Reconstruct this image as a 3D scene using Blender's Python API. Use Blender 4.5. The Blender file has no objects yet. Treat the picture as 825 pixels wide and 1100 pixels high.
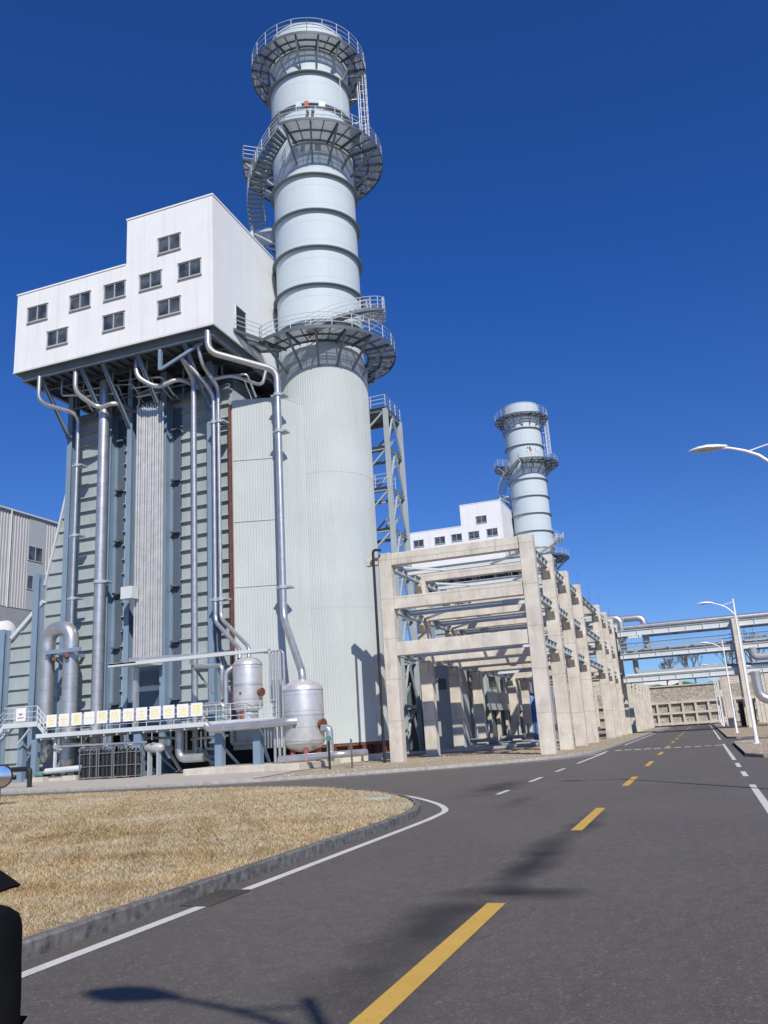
import bpy, bmesh, math, random
import numpy as np
from mathutils import Vector, Matrix
random.seed(7)
S = bpy.context.scene
COL = S.collection
R = math.radians
V = Vector

# ------------------------------------------------------------------ materials
def new_mat(name):
    m = bpy.data.materials.new(name); m.use_nodes = True
    nt = m.node_tree
    return m, nt, nt.nodes['Principled BSDF']

def node(nt, typ, **kw):
    n = nt.nodes.new(typ)
    for k, v in kw.items():
        if k.startswith('i_'):
            key = k[2:]
            n.inputs[int(key) if key.isdigit() else key.replace('_', ' ')].default_value = v
        else:
            setattr(n, k, v)
    return n

def coords(nt, scale=(1, 1, 1)):
    t = node(nt, 'ShaderNodeTexCoord'); mp = node(nt, 'ShaderNodeMapping')
    mp.inputs['Scale'].default_value = scale
    nt.links.new(t.outputs['Object'], mp.inputs['Vector'])
    return mp.outputs['Vector']

def noise(nt, scale, detail=4, stretch=(1, 1, 1), rough=.55):
    n = node(nt, 'ShaderNodeTexNoise'); n.inputs['Scale'].default_value = scale
    n.inputs['Detail'].default_value = detail; n.inputs['Roughness'].default_value = rough
    nt.links.new(coords(nt, stretch), n.inputs['Vector'])
    return n.outputs['Fac']

def ramp(nt, fac, a, b, lo=.35, hi=.65):
    r = node(nt, 'ShaderNodeValToRGB')
    r.color_ramp.elements[0].position = lo; r.color_ramp.elements[1].position = hi
    r.color_ramp.elements[0].color = (*a, 1); r.color_ramp.elements[1].color = (*b, 1)
    nt.links.new(fac, r.inputs['Fac'])
    return r.outputs['Color']

def mix(nt, fac, a, b, typ='MIX'):
    n = node(nt, 'ShaderNodeMix', data_type='RGBA', blend_type=typ)
    for sock, v in ((n.inputs[0], fac), (n.inputs[6], a), (n.inputs[7], b)):
        if isinstance(v, (int, float)): sock.default_value = v
        elif isinstance(v, tuple): sock.default_value = (*v, 1)
        else: nt.links.new(v, sock)
    return n.outputs[2]

def bump(nt, bsdf, fac, strength, dist):
    b = node(nt, 'ShaderNodeBump'); b.inputs['Strength'].default_value = strength; b.inputs['Distance'].default_value = dist
    nt.links.new(fac, b.inputs['Height']); nt.links.new(b.outputs['Normal'], bsdf.inputs['Normal'])

def paint(name, col, rough=.5, metal=0, var=.1, scale=.6, streak=.0, dirt=(.2, .17, .13), bmp=0, bscale=30, spec=.4):
    m, nt, b = new_mat(name)
    c1 = tuple(c * (1 - var) for c in col); c2 = tuple(min(1, c * (1 + var)) for c in col)
    c = ramp(nt, noise(nt, scale), c1, c2, .3, .7)
    if streak:
        f = ramp(nt, noise(nt, 1.0, 5, (2.2, 2.2, .12), .65), (0, 0, 0), (streak,) * 3, .5, .78)
        c = mix(nt, f, c, dirt)
    nt.links.new(c, b.inputs['Base Color'])
    b.inputs['Roughness'].default_value = rough; b.inputs['Metallic'].default_value = metal
    b.inputs['Specular IOR Level'].default_value = spec
    if bmp: bump(nt, b, noise(nt, bscale, 3), bmp, .02)
    return m

M = {}
M['white_panel'] = paint('white_panel', (.74, .76, .78), .5, var=.03, streak=.22, dirt=(.44, .44, .42))
def panel_joints():   # white sandwich panels: faint vertical joints
    m = M['white_panel']; nt = m.node_tree; b = nt.nodes['Principled BSDF']
    w = node(nt, 'ShaderNodeTexWave', wave_type='BANDS', bands_direction='X'); w.inputs['Scale'].default_value = .314
    nt.links.new(coords(nt), w.inputs['Vector'])
    r = ramp(nt, w.outputs['Fac'], (0, 0, 0), (1, 1, 1), .0, .02)
    bump(nt, b, r, .25, .02)
    old = b.inputs['Base Color'].links[0].from_socket
    r2 = ramp(nt, w.outputs['Fac'], (.92,) * 3, (1, 1, 1), .0, .006)
    nt.links.new(mix(nt, 1.0, old, r2, 'MULTIPLY'), b.inputs['Base Color'])
panel_joints()
M['clad'] = paint('clad', (.475, .525, .535), .65, spec=.2, var=.06, scale=.25, streak=.34, dirt=(.38, .40, .38))
M['shaft'] = paint('shaft', (.50, .585, .64), .62, spec=.22, var=.04, scale=.2, streak=.24, dirt=(.38, .42, .43))
M['blue_steel'] = paint('blue_steel', (.19, .27, .37), .45, var=.08, streak=.12, dirt=(.2, .22, .22))
M['blue_panel'] = paint('blue_panel', (.085, .12, .17), .5, var=.07, streak=.15, dirt=(.16, .18, .18))
M['casing'] = paint('casing', (.345, .40, .415), .5, var=.08, streak=.35, dirt=(.20, .20, .17))
M['shaded_steel'] = paint('shaded_steel', (.085, .11, .14), .6, var=.1)  # steel darkened to carry underside shade in its colour
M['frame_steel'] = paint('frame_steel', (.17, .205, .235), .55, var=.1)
M['cast_iron'] = paint('cast_iron', (.085, .08, .075), .9, spec=.08, var=.2)
M['grey_steel'] = paint('grey_steel', (.36, .42, .46), .5, var=.08, streak=.1)
M['light_steel'] = paint('light_steel', (.55, .60, .63), .5, var=.06, streak=.1)
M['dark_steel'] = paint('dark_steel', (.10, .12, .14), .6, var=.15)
M['white_paint'] = paint('white_paint', (.78, .79, .80), .35, var=.03, streak=.06, dirt=(.5, .48, .44))
M['rust'] = paint('rust', (.15, .055, .038), .75, var=.3, scale=3)
M['red_primer'] = paint('red_primer', (.36, .09, .06), .6, var=.2, scale=3)
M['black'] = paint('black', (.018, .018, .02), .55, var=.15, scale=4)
M['black_plastic'] = paint('black_plastic', (.02, .02, .022), .4, var=.1, scale=4)
M['green_paint'] = paint('green_paint', (.09, .24, .20), .5, var=.15)
M['pale_green'] = paint('pale_green', (.30, .42, .38), .6, var=.15)
M['blue_paint'] = paint('blue_paint', (.03, .13, .45), .4, var=.1)
M['yellow_sign'] = paint('yellow_sign', (.80, .70, .03), .5, var=.03)
M['sign_white'] = paint('sign_white', (.80, .81, .83), .4, var=.03, streak=.05, dirt=(.55, .53, .5))
M['hall_clad'] = paint('hall_clad', (.45, .46, .47), .5, var=.05, streak=.18, dirt=(.36, .35, .33))
M['hall_low'] = paint('hall_low', (.30, .32, .34), .6, var=.06, streak=.15)
M['block_grey'] = paint('block_grey', (.38, .43, .45), .6, var=.05, streak=.15)
M['window_frame'] = paint('window_frame', (.42, .43, .44), .4, var=.03)
M['cloth'] = paint('cloth', (.005, .0055, .007), .9, spec=.12, var=.3, scale=7, bmp=.12, bscale=60)
M['skin'] = paint('skin', (.50, .32, .23), .55, var=.05, scale=8)
M['hair'] = paint('hair', (.015, .012, .01), .6, var=.2, scale=20)
M['netting'] = paint('netting', (.02, .15, .05), .8, var=.35, scale=1.5)
M['bark'] = paint('bark', (.15, .135, .12), .9, var=.25, scale=3)
M['kerb'] = paint('kerb', (.15, .147, .142), .7, var=.5, scale=9, streak=.3, dirt=(.06, .06, .055), bmp=.4, bscale=45)
M['kerb_light'] = paint('kerb_light', (.36, .35, .33), .75, var=.2, scale=4, bmp=.3, bscale=45)
M['shrub'] = paint('shrub', (.14, .13, .06), .9, var=.35, scale=2)
M['lens'] = paint('lens', (.62, .64, .66), .15, var=.02)

def concrete(name, col, stain=.5):
    m, nt, b = new_mat(name)
    c = ramp(nt, noise(nt, .9, 6), tuple(x * .82 for x in col), tuple(x * 1.1 for x in col), .3, .7)
    f = ramp(nt, noise(nt, 1.2, 6, (1.6, 1.6, .45), .75), (0, 0, 0), (stain * 1.1,) * 3, .50, .72)
    c = mix(nt, f, c, tuple(x * .42 for x in (col[0], col[1] * .97, col[2] * .93)))
    f2 = ramp(nt, noise(nt, 5, 5), (0, 0, 0), (.35,) * 3, .58, .72)
    c = mix(nt, f2, c, tuple(x * 1.2 for x in col))
    f3 = ramp(nt, noise(nt, .35, 4, (3, 3, .5)), (0, 0, 0), (.3,) * 3, .58, .74)
    c = mix(nt, f3, c, (.46, .36, .22))
    # formwork pour lines
    w = node(nt, 'ShaderNodeTexWave', wave_type='BANDS', bands_direction='Z'); w.inputs['Scale'].default_value = .12
    w.inputs['Distortion'].default_value = 1.2; w.inputs['Detail'].default_value = 1; w.inputs['Detail Scale'].default_value = .15
    nt.links.new(coords(nt), w.inputs['Vector'])
    f4 = ramp(nt, w.outputs['Fac'], (.45,) * 3, (0, 0, 0), .0, .004)
    c = mix(nt, f4, c, tuple(x * .5 for x in col))
    nt.links.new(c, b.inputs['Base Color']); b.inputs['Roughness'].default_value = .85
    b.inputs['Specular IOR Level'].default_value = .2
    bump(nt, b, noise(nt, 8, 6, rough=.7), .35, .03)
    return m
M['concrete'] = concrete('concrete', (.61, .575, .515))
M['concrete_pale'] = concrete('concrete_pale', (.54, .51, .45), .3)

def plate_seams():
    nt = M['shaft'].node_tree; b = nt.nodes['Principled BSDF']; old = b.inputs['Base Color'].links[0].from_socket
    w = node(nt, 'ShaderNodeTexWave', wave_type='BANDS', bands_direction='Z'); w.inputs['Scale'].default_value = .314 / 1.75
    nt.links.new(coords(nt), w.inputs['Vector'])
    r = ramp(nt, w.outputs['Fac'], (.80,) * 3, (1, 1, 1), .0, .003)
    nt.links.new(mix(nt, 1.0, old, r, 'MULTIPLY'), b.inputs['Base Color'])
plate_seams()
def aluminium(name, col=(.56, .57, .58), rough=.36, seam=.55, metal=.72):
    m, nt, b = new_mat(name)
    w = node(nt, 'ShaderNodeTexWave', wave_type='BANDS', bands_direction='Z'); w.inputs['Scale'].default_value = .314 / 1.0
    nt.links.new(coords(nt), w.inputs['Vector'])
    r = ramp(nt, w.outputs['Fac'], (seam,) * 3, (1, 1, 1), .0, .01)
    c = ramp(nt, noise(nt, 1.5, 5), tuple(x * .82 for x in col), tuple(min(1, x * 1.06) for x in col), .3, .7)
    c = mix(nt, 1.0, c, r, 'MULTIPLY')
    nt.links.new(c, b.inputs['Base Color'])
    b.inputs['Metallic'].default_value = metal; b.inputs['Roughness'].default_value = rough
    bump(nt, b, noise(nt, 5, 3), .12, .03)
    return m
M['alu'] = aluminium('alu', seam=.8)
M['alu_tank'] = aluminium('alu_tank', (.70, .70, .70), .40, .75, .55)
M['alu_dull'] = aluminium('alu_dull', (.60, .61, .62), .45, .9)
M['tube_alu'] = aluminium('tube_alu', (.60, .60, .585), .45, 1.0, .6)

def grating():
    m, nt, b = new_mat('grating')
    nt.links.new(ramp(nt, noise(nt, 1.5), (.40, .43, .44), (.5, .53, .54)), b.inputs['Base Color'])
    b.inputs['Roughness'].default_value = .6
    tr = node(nt, 'ShaderNodeBsdfTransparent'); mx = node(nt, 'ShaderNodeMixShader'); mx.inputs[0].default_value = .5
    out = nt.nodes['Material Output']
    nt.links.new(b.outputs[0], mx.inputs[1]); nt.links.new(tr.outputs[0], mx.inputs[2]); nt.links.new(mx.outputs[0], out.inputs['Surface'])
    return m
M['grating'] = grating()

def glass():
    m, nt, b = new_mat('window_glass')
    nt.links.new(ramp(nt, noise(nt, .8, 2), (.03, .042, .055), (.10, .12, .14), .38, .62), b.inputs['Base Color'])
    b.inputs['Roughness'].default_value = .12; b.inputs['Specular IOR Level'].default_value = .6
    return m
M['glass'] = glass()
def mirror():
    m, nt, b = new_mat('mirror_glass')
    nt.links.new(ramp(nt, noise(nt, 4), (.8, .8, .8), (.88, .88, .88)), b.inputs['Base Color'])
    b.inputs['Metallic'].default_value = 1; b.inputs['Roughness'].default_value = .16
    return m
M['mirror'] = mirror()

def asphalt():
    m, nt, b = new_mat('asphalt')
    c = ramp(nt, noise(nt, .35, 5), (.142, .126, .112), (.178, .159, .142), .3, .7)
    sp = node(nt, 'ShaderNodeTexVoronoi'); sp.inputs['Scale'].default_value = 42
    nt.links.new(coords(nt), sp.inputs['Vector'])
    f = ramp(nt, sp.outputs['Color'], (0, 0, 0), (.9,) * 3, .66, .92)
    c = mix(nt, f, c, (.27, .245, .22))
    f = ramp(nt, noise(nt, 48, 4, rough=.75), (.8,) * 3, (0, 0, 0), .34, .56)
    c = mix(nt, f, c, (.06, .057, .054))
    # pale dusty wheel paths, stretched along the road
    f = ramp(nt, noise(nt, 1.0, 4, (1.4, .05, 1)), (0, 0, 0), (.35,) * 3, .48, .72)
    c = mix(nt, f, c, (.15, .143, .136))
    f = ramp(nt, noise(nt, 7, 4, (1, .6, 1), .7), (0, 0, 0), (.5,) * 3, .4, .7)
    c = mix(nt, f, c, (.085, .08, .075))
    sp = node(nt, 'ShaderNodeTexVoronoi'); sp.inputs['Scale'].default_value = 3.2
    nt.links.new(coords(nt), sp.inputs['Vector'])
    f = ramp(nt, sp.outputs['Distance'], (.8,) * 3, (0, 0, 0), .02, .035)
    c = mix(nt, f, c, (.34, .32, .29))
    # oil stains with shapes of their own beside the centre line
    g = node(nt, 'ShaderNodeNewGeometry')
    warp = node(nt, 'ShaderNodeTexNoise'); warp.inputs['Scale'].default_value = .9; warp.inputs['Detail'].default_value = 4
    nt.links.new(g.outputs['Position'], warp.inputs['Vector'])
    for (x, y, sx, sy, k) in ((-2.3, 10.0, 1.0, .5, 1.0), (-2.75, 8.3, .6, 2.2, .8), (-2.45, 12.4, .45, 3.4, .95), (-2.7, 6.6, .7, 1.4, .5),
                              (-2.3, 16.6, .4, 2.2, .7), (-6.3, 27, 1.0, 4, .7), (-4.6, 22, .5, 2.4, .4)):
        a = node(nt, 'ShaderNodeVectorMath', operation='MULTIPLY_ADD')
        a.inputs[1].default_value = (1 / sx, 1 / sy, 0); a.inputs[2].default_value = (-x / sx, -y / sy, 0)
        nt.links.new(g.outputs['Position'], a.inputs[0])
        ln = node(nt, 'ShaderNodeVectorMath', operation='LENGTH'); nt.links.new(a.outputs[0], ln.inputs[0])
        ad = node(nt, 'ShaderNodeMath', operation='MULTIPLY_ADD'); ad.inputs[1].default_value = 1.6; nt.links.new(warp.outputs['Fac'], ad.inputs[0])
        nt.links.new(ln.outputs['Value'], ad.inputs[2])
        f = ramp(nt, ad.outputs[0], (k,) * 3, (0, 0, 0), .78, 1.0)
        r = f.node.color_ramp; r.elements[0].position = .48; r.elements[1].position = .92
        mp = node(nt, 'ShaderNodeMath', operation='MULTIPLY'); mp.inputs[1].default_value = .52
        nt.links.new(ad.outputs[0], mp.inputs[0]); nt.links.new(mp.outputs[0], f.node.inputs['Fac'])
        c = mix(nt, f, c, (.028, .027, .026))
    # thin cracks
    vc = node(nt, 'ShaderNodeTexVoronoi', feature='DISTANCE_TO_EDGE'); vc.inputs['Scale'].default_value = .16
    nt.links.new(coords(nt, (1, .45, 1)), vc.inputs['Vector'])
    f = ramp(nt, vc.outputs['Distance'], (.10,) * 3, (0, 0, 0), .001, .003)
    c = mix(nt, f, c, (.02, .02, .02))
    nt.links.new(c, b.inputs['Base Color']); b.inputs['Roughness'].default_value = .78; b.inputs['Specular IOR Level'].default_value = .3
    bump(nt, b, noise(nt, 45, 5, rough=.75), .9, .02)
    return m
M['asphalt'] = asphalt()

def marking(name, col):
    m, nt, b = new_mat(name)
    c = ramp(nt, noise(nt, 2.5, 5), tuple(x * .85 for x in col), col, .3, .7)
    f = ramp(nt, noise(nt, 22, 6, rough=.7), (0, 0, 0), (.85,) * 3, .60, .70)
    c = mix(nt, f, c, (.09, .085, .08))
    nt.links.new(c, b.inputs['Base Color']); b.inputs['Roughness'].default_value = .7
    bump(nt, b, noise(nt, 60, 3), .4, .008)
    return m
M['mark_white'] = marking('mark_white', (.66, .65, .61))
M['mark_yellow'] = marking('mark_yellow', (.62, .39, .07))

def soil(name, cols, scale=.25, fine=14):
    m, nt, b = new_mat(name)
    c = ramp(nt, noise(nt, scale, 6, rough=.65), cols[0], cols[1], .36, .64)
    f = ramp(nt, noise(nt, fine, 5, rough=.7), (0, 0, 0), (.75,) * 3, .42, .62)
    c = mix(nt, f, c, cols[2])
    f = ramp(nt, noise(nt, fine * 2.7, 4), (0, 0, 0), (.6,) * 3, .56, .68)
    c = mix(nt, f, c, cols[3])
    nt.links.new(c, b.inputs['Base Color']); b.inputs['Roughness'].default_value = .95; b.inputs['Specular IOR Level'].default_value = .1
    bump(nt, b, noise(nt, fine, 6, rough=.75), .9, .05)
    return m
M['lawn_soil'] = soil('lawn_soil', [(.27, .205, .125), (.38, .30, .18), (.45, .375, .255), (.13, .095, .06)], .22, 11)
M['dirt'] = soil('dirt', [(.32, .255, .175), (.42, .35, .255), (.46, .40, .31), (.22, .17, .115)], .3, 6)
M['far_ground'] = soil('far_ground', [(.20, .16, .10), (.27, .22, .14), (.30, .25, .17), (.10, .09, .05)], .03, 1.2)
M['apron'] = soil('apron', [(.40, .375, .33), (.47, .44, .39), (.50, .47, .42), (.30, .27, .22)], .4, 3)
def rubble():
    m, nt, b = new_mat('rubble_stone')
    v = node(nt, 'ShaderNodeTexVoronoi'); v.inputs['Scale'].default_value = 3.6; nt.links.new(coords(nt), v.inputs['Vector'])
    c = ramp(nt, v.outputs['Color'], (.30, .27, .23), (.52, .47, .40), .2, .8)
    e = node(nt, 'ShaderNodeTexVoronoi', feature='DISTANCE_TO_EDGE'); e.inputs['Scale'].default_value = 3.6; nt.links.new(coords(nt), e.inputs['Vector'])
    f = ramp(nt, e.outputs['Distance'], (.7,) * 3, (0, 0, 0), .03, .09)
    c = mix(nt, f, c, (.20, .18, .16))
    nt.links.new(c, b.inputs['Base Color']); b.inputs['Roughness'].default_value = .9
    bump(nt, b, e.outputs['Distance'], .8, .15)
    return m
M['rubble'] = rubble()
def straw():
    m, nt, b = new_mat('straw')
    at = node(nt, 'ShaderNodeAttribute'); at.attribute_name = 'tone'
    r = node(nt, 'ShaderNodeValToRGB'); e = r.color_ramp.elements
    e[0].position = 0; e[0].color = (.16, .105, .05, 1); e[1].position = 1; e[1].color = (.70, .62, .46, 1)
    for p, c in ((.25, (.34, .235, .115)), (.5, (.52, .40, .215)), (.75, (.59, .49, .325))):
        q = e.new(p); q.color = (*c, 1)
    nt.links.new(at.outputs['Fac'], r.inputs['Fac'])
    a2 = node(nt, 'ShaderNodeAttribute'); a2.attribute_name = 'warm'
    c = mix(nt, a2.outputs['Fac'], mix(nt, 1.0, r.outputs['Color'], (.86, .90, 1.0), 'MULTIPLY'), mix(nt, 1.0, r.outputs['Color'], (1.04, .94, .77), 'MULTIPLY'))
    nt.links.new(c, b.inputs['Base Color'])
    b.inputs['Roughness'].default_value = .8; b.inputs['Specular IOR Level'].default_value = .15
    return m
M['straw'] = straw()

# ------------------------------------------------------------------ mesh helpers
ORIG = {}
class MB:
    def __init__(s): s.v = []; s.f = []
    def add(s, vs, fs):
        o = len(s.v); s.v.extend([tuple(v) for v in vs]); s.f.extend([tuple(i + o for i in f) for f in fs]); return s
    def box(s, x0, x1, y0, y1, z0, z1):
        return s.add([(x0, y0, z0), (x1, y0, z0), (x1, y1, z0), (x0, y1, z0), (x0, y0, z1), (x1, y0, z1), (x1, y1, z1), (x0, y1, z1)],
                     [(0, 3, 2, 1), (4, 5, 6, 7), (0, 1, 5, 4), (1, 2, 6, 5), (2, 3, 7, 6), (3, 0, 4, 7)])
    def beam(s, p, q, w, h, up=(0, 0, 1)):
        p, q, up = V(p), V(q), V(up); d = (q - p).normalized()
        x = d.cross(up)
        if x.length < 1e-4: x = d.cross(V((0, 1, 0)))
        x.normalize(); u = x.cross(d)
        vs = []
        for c in (p, q):
            for a, b in ((-1, -1), (1, -1), (1, 1), (-1, 1)): vs.append(c + x * (a * w / 2) + u * (b * h / 2))
        return s.add(vs, [(0, 1, 2, 3), (7, 6, 5, 4), (0, 4, 5, 1), (1, 5, 6, 2), (2, 6, 7, 3), (3, 7, 4, 0)])
    def ibeam(s, p, q, w, h, t=.04, up=(0, 0, 1)):
        p, q, up = V(p), V(q), V(up); d = (q - p).normalized(); x = d.cross(up)
        if x.length < 1e-4: x = d.cross(V((0, 1, 0)))
        x.normalize(); u = x.cross(d); k = u * (h / 2 - t / 2)
        s.beam(p + k, q + k, w, t, u); s.beam(p - k, q - k, w, t, u)
        return s.beam(p, q, t * .8, h - 2 * t, u)
    def tube(s, path, r, n=8, caps=True):
        path = [V(p) for p in path]; m = len(path)
        rs = r if isinstance(r, (list, tuple)) else [r] * m
        t0 = (path[1] - path[0]).normalized()
        a = V((0, 0, 1)) if abs(t0.z) < .9 else V((1, 0, 0))
        x = t0.cross(a).normalized(); vs = []
        for i, p in enumerate(path):
            t = (path[min(i + 1, m - 1)] - path[max(i - 1, 0)]).normalized()
            x = (x - t * x.dot(t)).normalized(); y = t.cross(x)
            for k in range(n):
                an = 2 * math.pi * k / n
                vs.append(p + (x * math.cos(an) + y * math.sin(an)) * rs[i])
        fs = [(i * n + k, i * n + (k + 1) % n, (i + 1) * n + (k + 1) % n, (i + 1) * n + k) for i in range(m - 1) for k in range(n)]
        if caps: fs += [tuple(range(n))[::-1], tuple((m - 1) * n + k for k in range(n))]
        return s.add(vs, fs)
    def lathe(s, prof, c, n=32, a0=0., a1=2 * math.pi, axis='Z'):
        full = abs(a1 - a0 - 2 * math.pi) < 1e-6; cnt = n if full else n + 1; vs = []
        for (r, z) in prof:
            for k in range(cnt):
                a = a0 + (a1 - a0) * k / n
                q = (r * math.cos(a), r * math.sin(a), z)
                if axis == 'Y': q = (q[0], q[2], q[1])
                if axis == 'X': q = (q[2], q[0], q[1])
                vs.append((c[0] + q[0], c[1] + q[1], c[2] + q[2]))
        fs = []
        for i in range(len(prof) - 1):
            for k in range(n):
                k2 = (k + 1) % cnt
                fs.append((i * cnt + k, i * cnt + k2, (i + 1) * cnt + k2, (i + 1) * cnt + k))
        return s.add(vs, fs)
    def prism(s, poly, a, b, plane='XY'):
        def P(u, w, t): return {'XY': (u, w, t), 'XZ': (u, t, w), 'YZ': (t, u, w)}[plane]
        n = len(poly); vs = [P(u, w, a) for u, w in poly] + [P(u, w, b) for u, w in poly]
        return s.add(vs, [tuple(range(n))[::-1], tuple(range(n, 2 * n))] + [(i, (i + 1) % n, n + (i + 1) % n, n + i) for i in range(n)])
    def build(s, name, mat, parent=None, origin=None, angle=32, bev=0):
        me = bpy.data.meshes.new(name)
        if parent is not None: origin = ORIG[parent.name]
        o3 = V(origin) if origin is not None else V((0, 0, 0))
        me.from_pydata([(x - o3.x, y - o3.y, z - o3.z) for x, y, z in s.v], [], s.f)
        bm = bmesh.new(); bm.from_mesh(me)
        if bev:
            bmesh.ops.remove_doubles(bm, verts=bm.verts, dist=1e-5)
            ed = [e for e in bm.edges if len(e.link_faces) == 2 and e.calc_face_angle(0) > .8]
            bmesh.ops.bevel(bm, geom=ed, offset=bev, segments=1, affect='EDGES', profile=.5)
        bmesh.ops.recalc_face_normals(bm, faces=bm.faces)
        for f in bm.faces: f.smooth = True
        bm.to_mesh(me); bm.free()
        me.set_sharp_from_angle(angle=R(angle))
        me.materials.append(M[mat] if isinstance(mat, str) else mat)
        ob = bpy.data.objects.new(name, me); COL.objects.link(ob)
        if parent is not None: ob.parent = parent; ORIG[ob.name] = o3
        else: ob.location = o3; ORIG[ob.name] = o3
        return ob

def fillet(path, rad, k=6):
    P = [V(p) for p in path]; out = [P[0]]
    for i in range(1, len(P) - 1):
        a = (P[i - 1] - P[i]); b = (P[i + 1] - P[i]); r = min(rad, a.length * .48, b.length * .48)
        p0 = P[i] + a.normalized() * r; p1 = P[i] + b.normalized() * r
        for j in range(k + 1):
            t = j / k; out.append(p0 * (1 - t) ** 2 + P[i] * 2 * t * (1 - t) + p1 * t ** 2)
    out.append(P[-1]); return out

def tag(o, label, cat=None, group=None, kind=None):
    o['label'] = label
    if cat: o['category'] = cat
    if group: o['group'] = group
    if kind: o['kind'] = kind
    return o
def thing(name, loc, label, cat, group=None, kind='thing'):
    o = bpy.data.objects.new(name, None); o.empty_display_size = .3; COL.objects.link(o); o.location = loc; ORIG[o.name] = V(loc)
    return tag(o, label, cat, group, kind)
def struct(o, label, cat=None):
    o['kind'] = 'structure'; o['label'] = label; o['category'] = cat or 'ground'; return o
def copy_tree(o, parent=None):
    c = o.copy(); COL.objects.link(c)
    if parent is not None: c.parent = parent
    for ch in [x for x in list(COL.objects) if x.parent == o and x is not c]: copy_tree(ch, c)
    return c
def clone(o, d, label, group=None):
    c = copy_tree(o); c.location = V(o.location) + V(d); c['label'] = label
    if group: c['group'] = group
    return c
def pipe(name, path, r, label, bend=.6, mat='alu', n=14, cat='pipe', clamps=(), group=None):
    pts = fillet(path, bend); base = min(pts, key=lambda p: p.z)
    m = MB(); m.tube(pts, r, n); o = m.build(name, mat, None, origin=base); tag(o, label, cat, group, 'thing')
    for (x, y, z) in clamps:
        MB().lathe([(r, -.12), (r + .07, -.12), (r + .07, .12), (r, .12)], (x, y, z), 14).box(x - r - .3, x + r + .3, y - .05, y + .75, z - .05, z + .07).build('pipe_clamp', 'grey_steel', o)
    return o
def railing(mb, pts, h=1.1, r=.028, step=1.5, rails=(.37, .74, 1.1), n=5):
    pts = [V(p) for p in pts]
    for k in rails: mb.tube([p + V((0, 0, k * h / 1.1)) for p in pts], r, n)
    acc = 0; last = pts[0]; mb.tube([last, last + V((0, 0, h))], r, n)
    for i in range(1, len(pts)):
        seg = (pts[i] - pts[i - 1]).length
        cnt = max(1, int(round(seg / step))) if seg > step else 0
        if cnt:
            for j in range(1, cnt + 1):
                p = pts[i - 1].lerp(pts[i], j / cnt); mb.tube([p, p + V((0, 0, h))], r, n)
        else:
            acc += seg
            if acc >= step or i == len(pts) - 1: acc = 0; mb.tube([pts[i], pts[i] + V((0, 0, h))], r, n)
    return mb
def corrugate(p0, p1, z0, z1, pitch=.2, depth=.028):
    m = MB(); p0, p1 = V((*p0, 0)), V((*p1, 0)); d = p1 - p0; L = d.length; d.normalize(); nrm = V((d.y, -d.x, 0))
    n = int(L / pitch); pr = []
    for i in range(n):
        for t, o in ((0, 0), (.35, 0), (.5, -1), (.85, -1)): pr.append(p0 + d * ((i + t) * L / n) + nrm * (o * depth))
    pr.append(p1)
    vs = [(p.x, p.y, z0) for p in pr] + [(p.x, p.y, z1) for p in pr]; k = len(pr)
    return m.add(vs, [(i, i + 1, k + i + 1, k + i) for i in range(k - 1)])
def catmull(pts, n=8):
    out = []
    P = [V((*p, 0)) for p in pts]
    for i in range(len(P) - 1):
        a, b, c, d = P[max(i - 1, 0)], P[i], P[i + 1], P[min(i + 2, len(P) - 1)]
        for j in range(n):
            t = j / n
            out.append((.5 * ((2 * b) + (c - a) * t + (2 * a - 5 * b + 4 * c - d) * t * t + (3 * b - a - 3 * c + d) * t ** 3)))
    out.append(P[-1]); return [(p.x, p.y) for p in out]
def offset(path, d):
    out = []
    for i, p in enumerate(path):
        a = V(path[max(i - 1, 0)]); b = V(path[min(i + 1, len(path) - 1)]); t = (b - a).normalized()
        out.append((p[0] - t.y * d, p[1] + t.x * d))
    return out
def ribbon(path, w, z, mb=None):
    mb = mb or MB(); a = offset(path, -w / 2); b = offset(path, w / 2); n = len(path)
    return mb.add([(x, y, z) for x, y in a] + [(x, y, z) for x, y in b], [(i, i + 1, n + i + 1, n + i) for i in range(n - 1)])
def resample(path, step):
    out = [V((*path[0], 0))]; need = step
    for i in range(1, len(path)):
        a, b = V((*path[i - 1], 0)), V((*path[i], 0)); L = (b - a).length; d = 0
        while L - d >= need: d += need; out.append(a.lerp(b, d / L)); need = step
        need -= L - d
    return [(p.x, p.y) for p in out]

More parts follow.
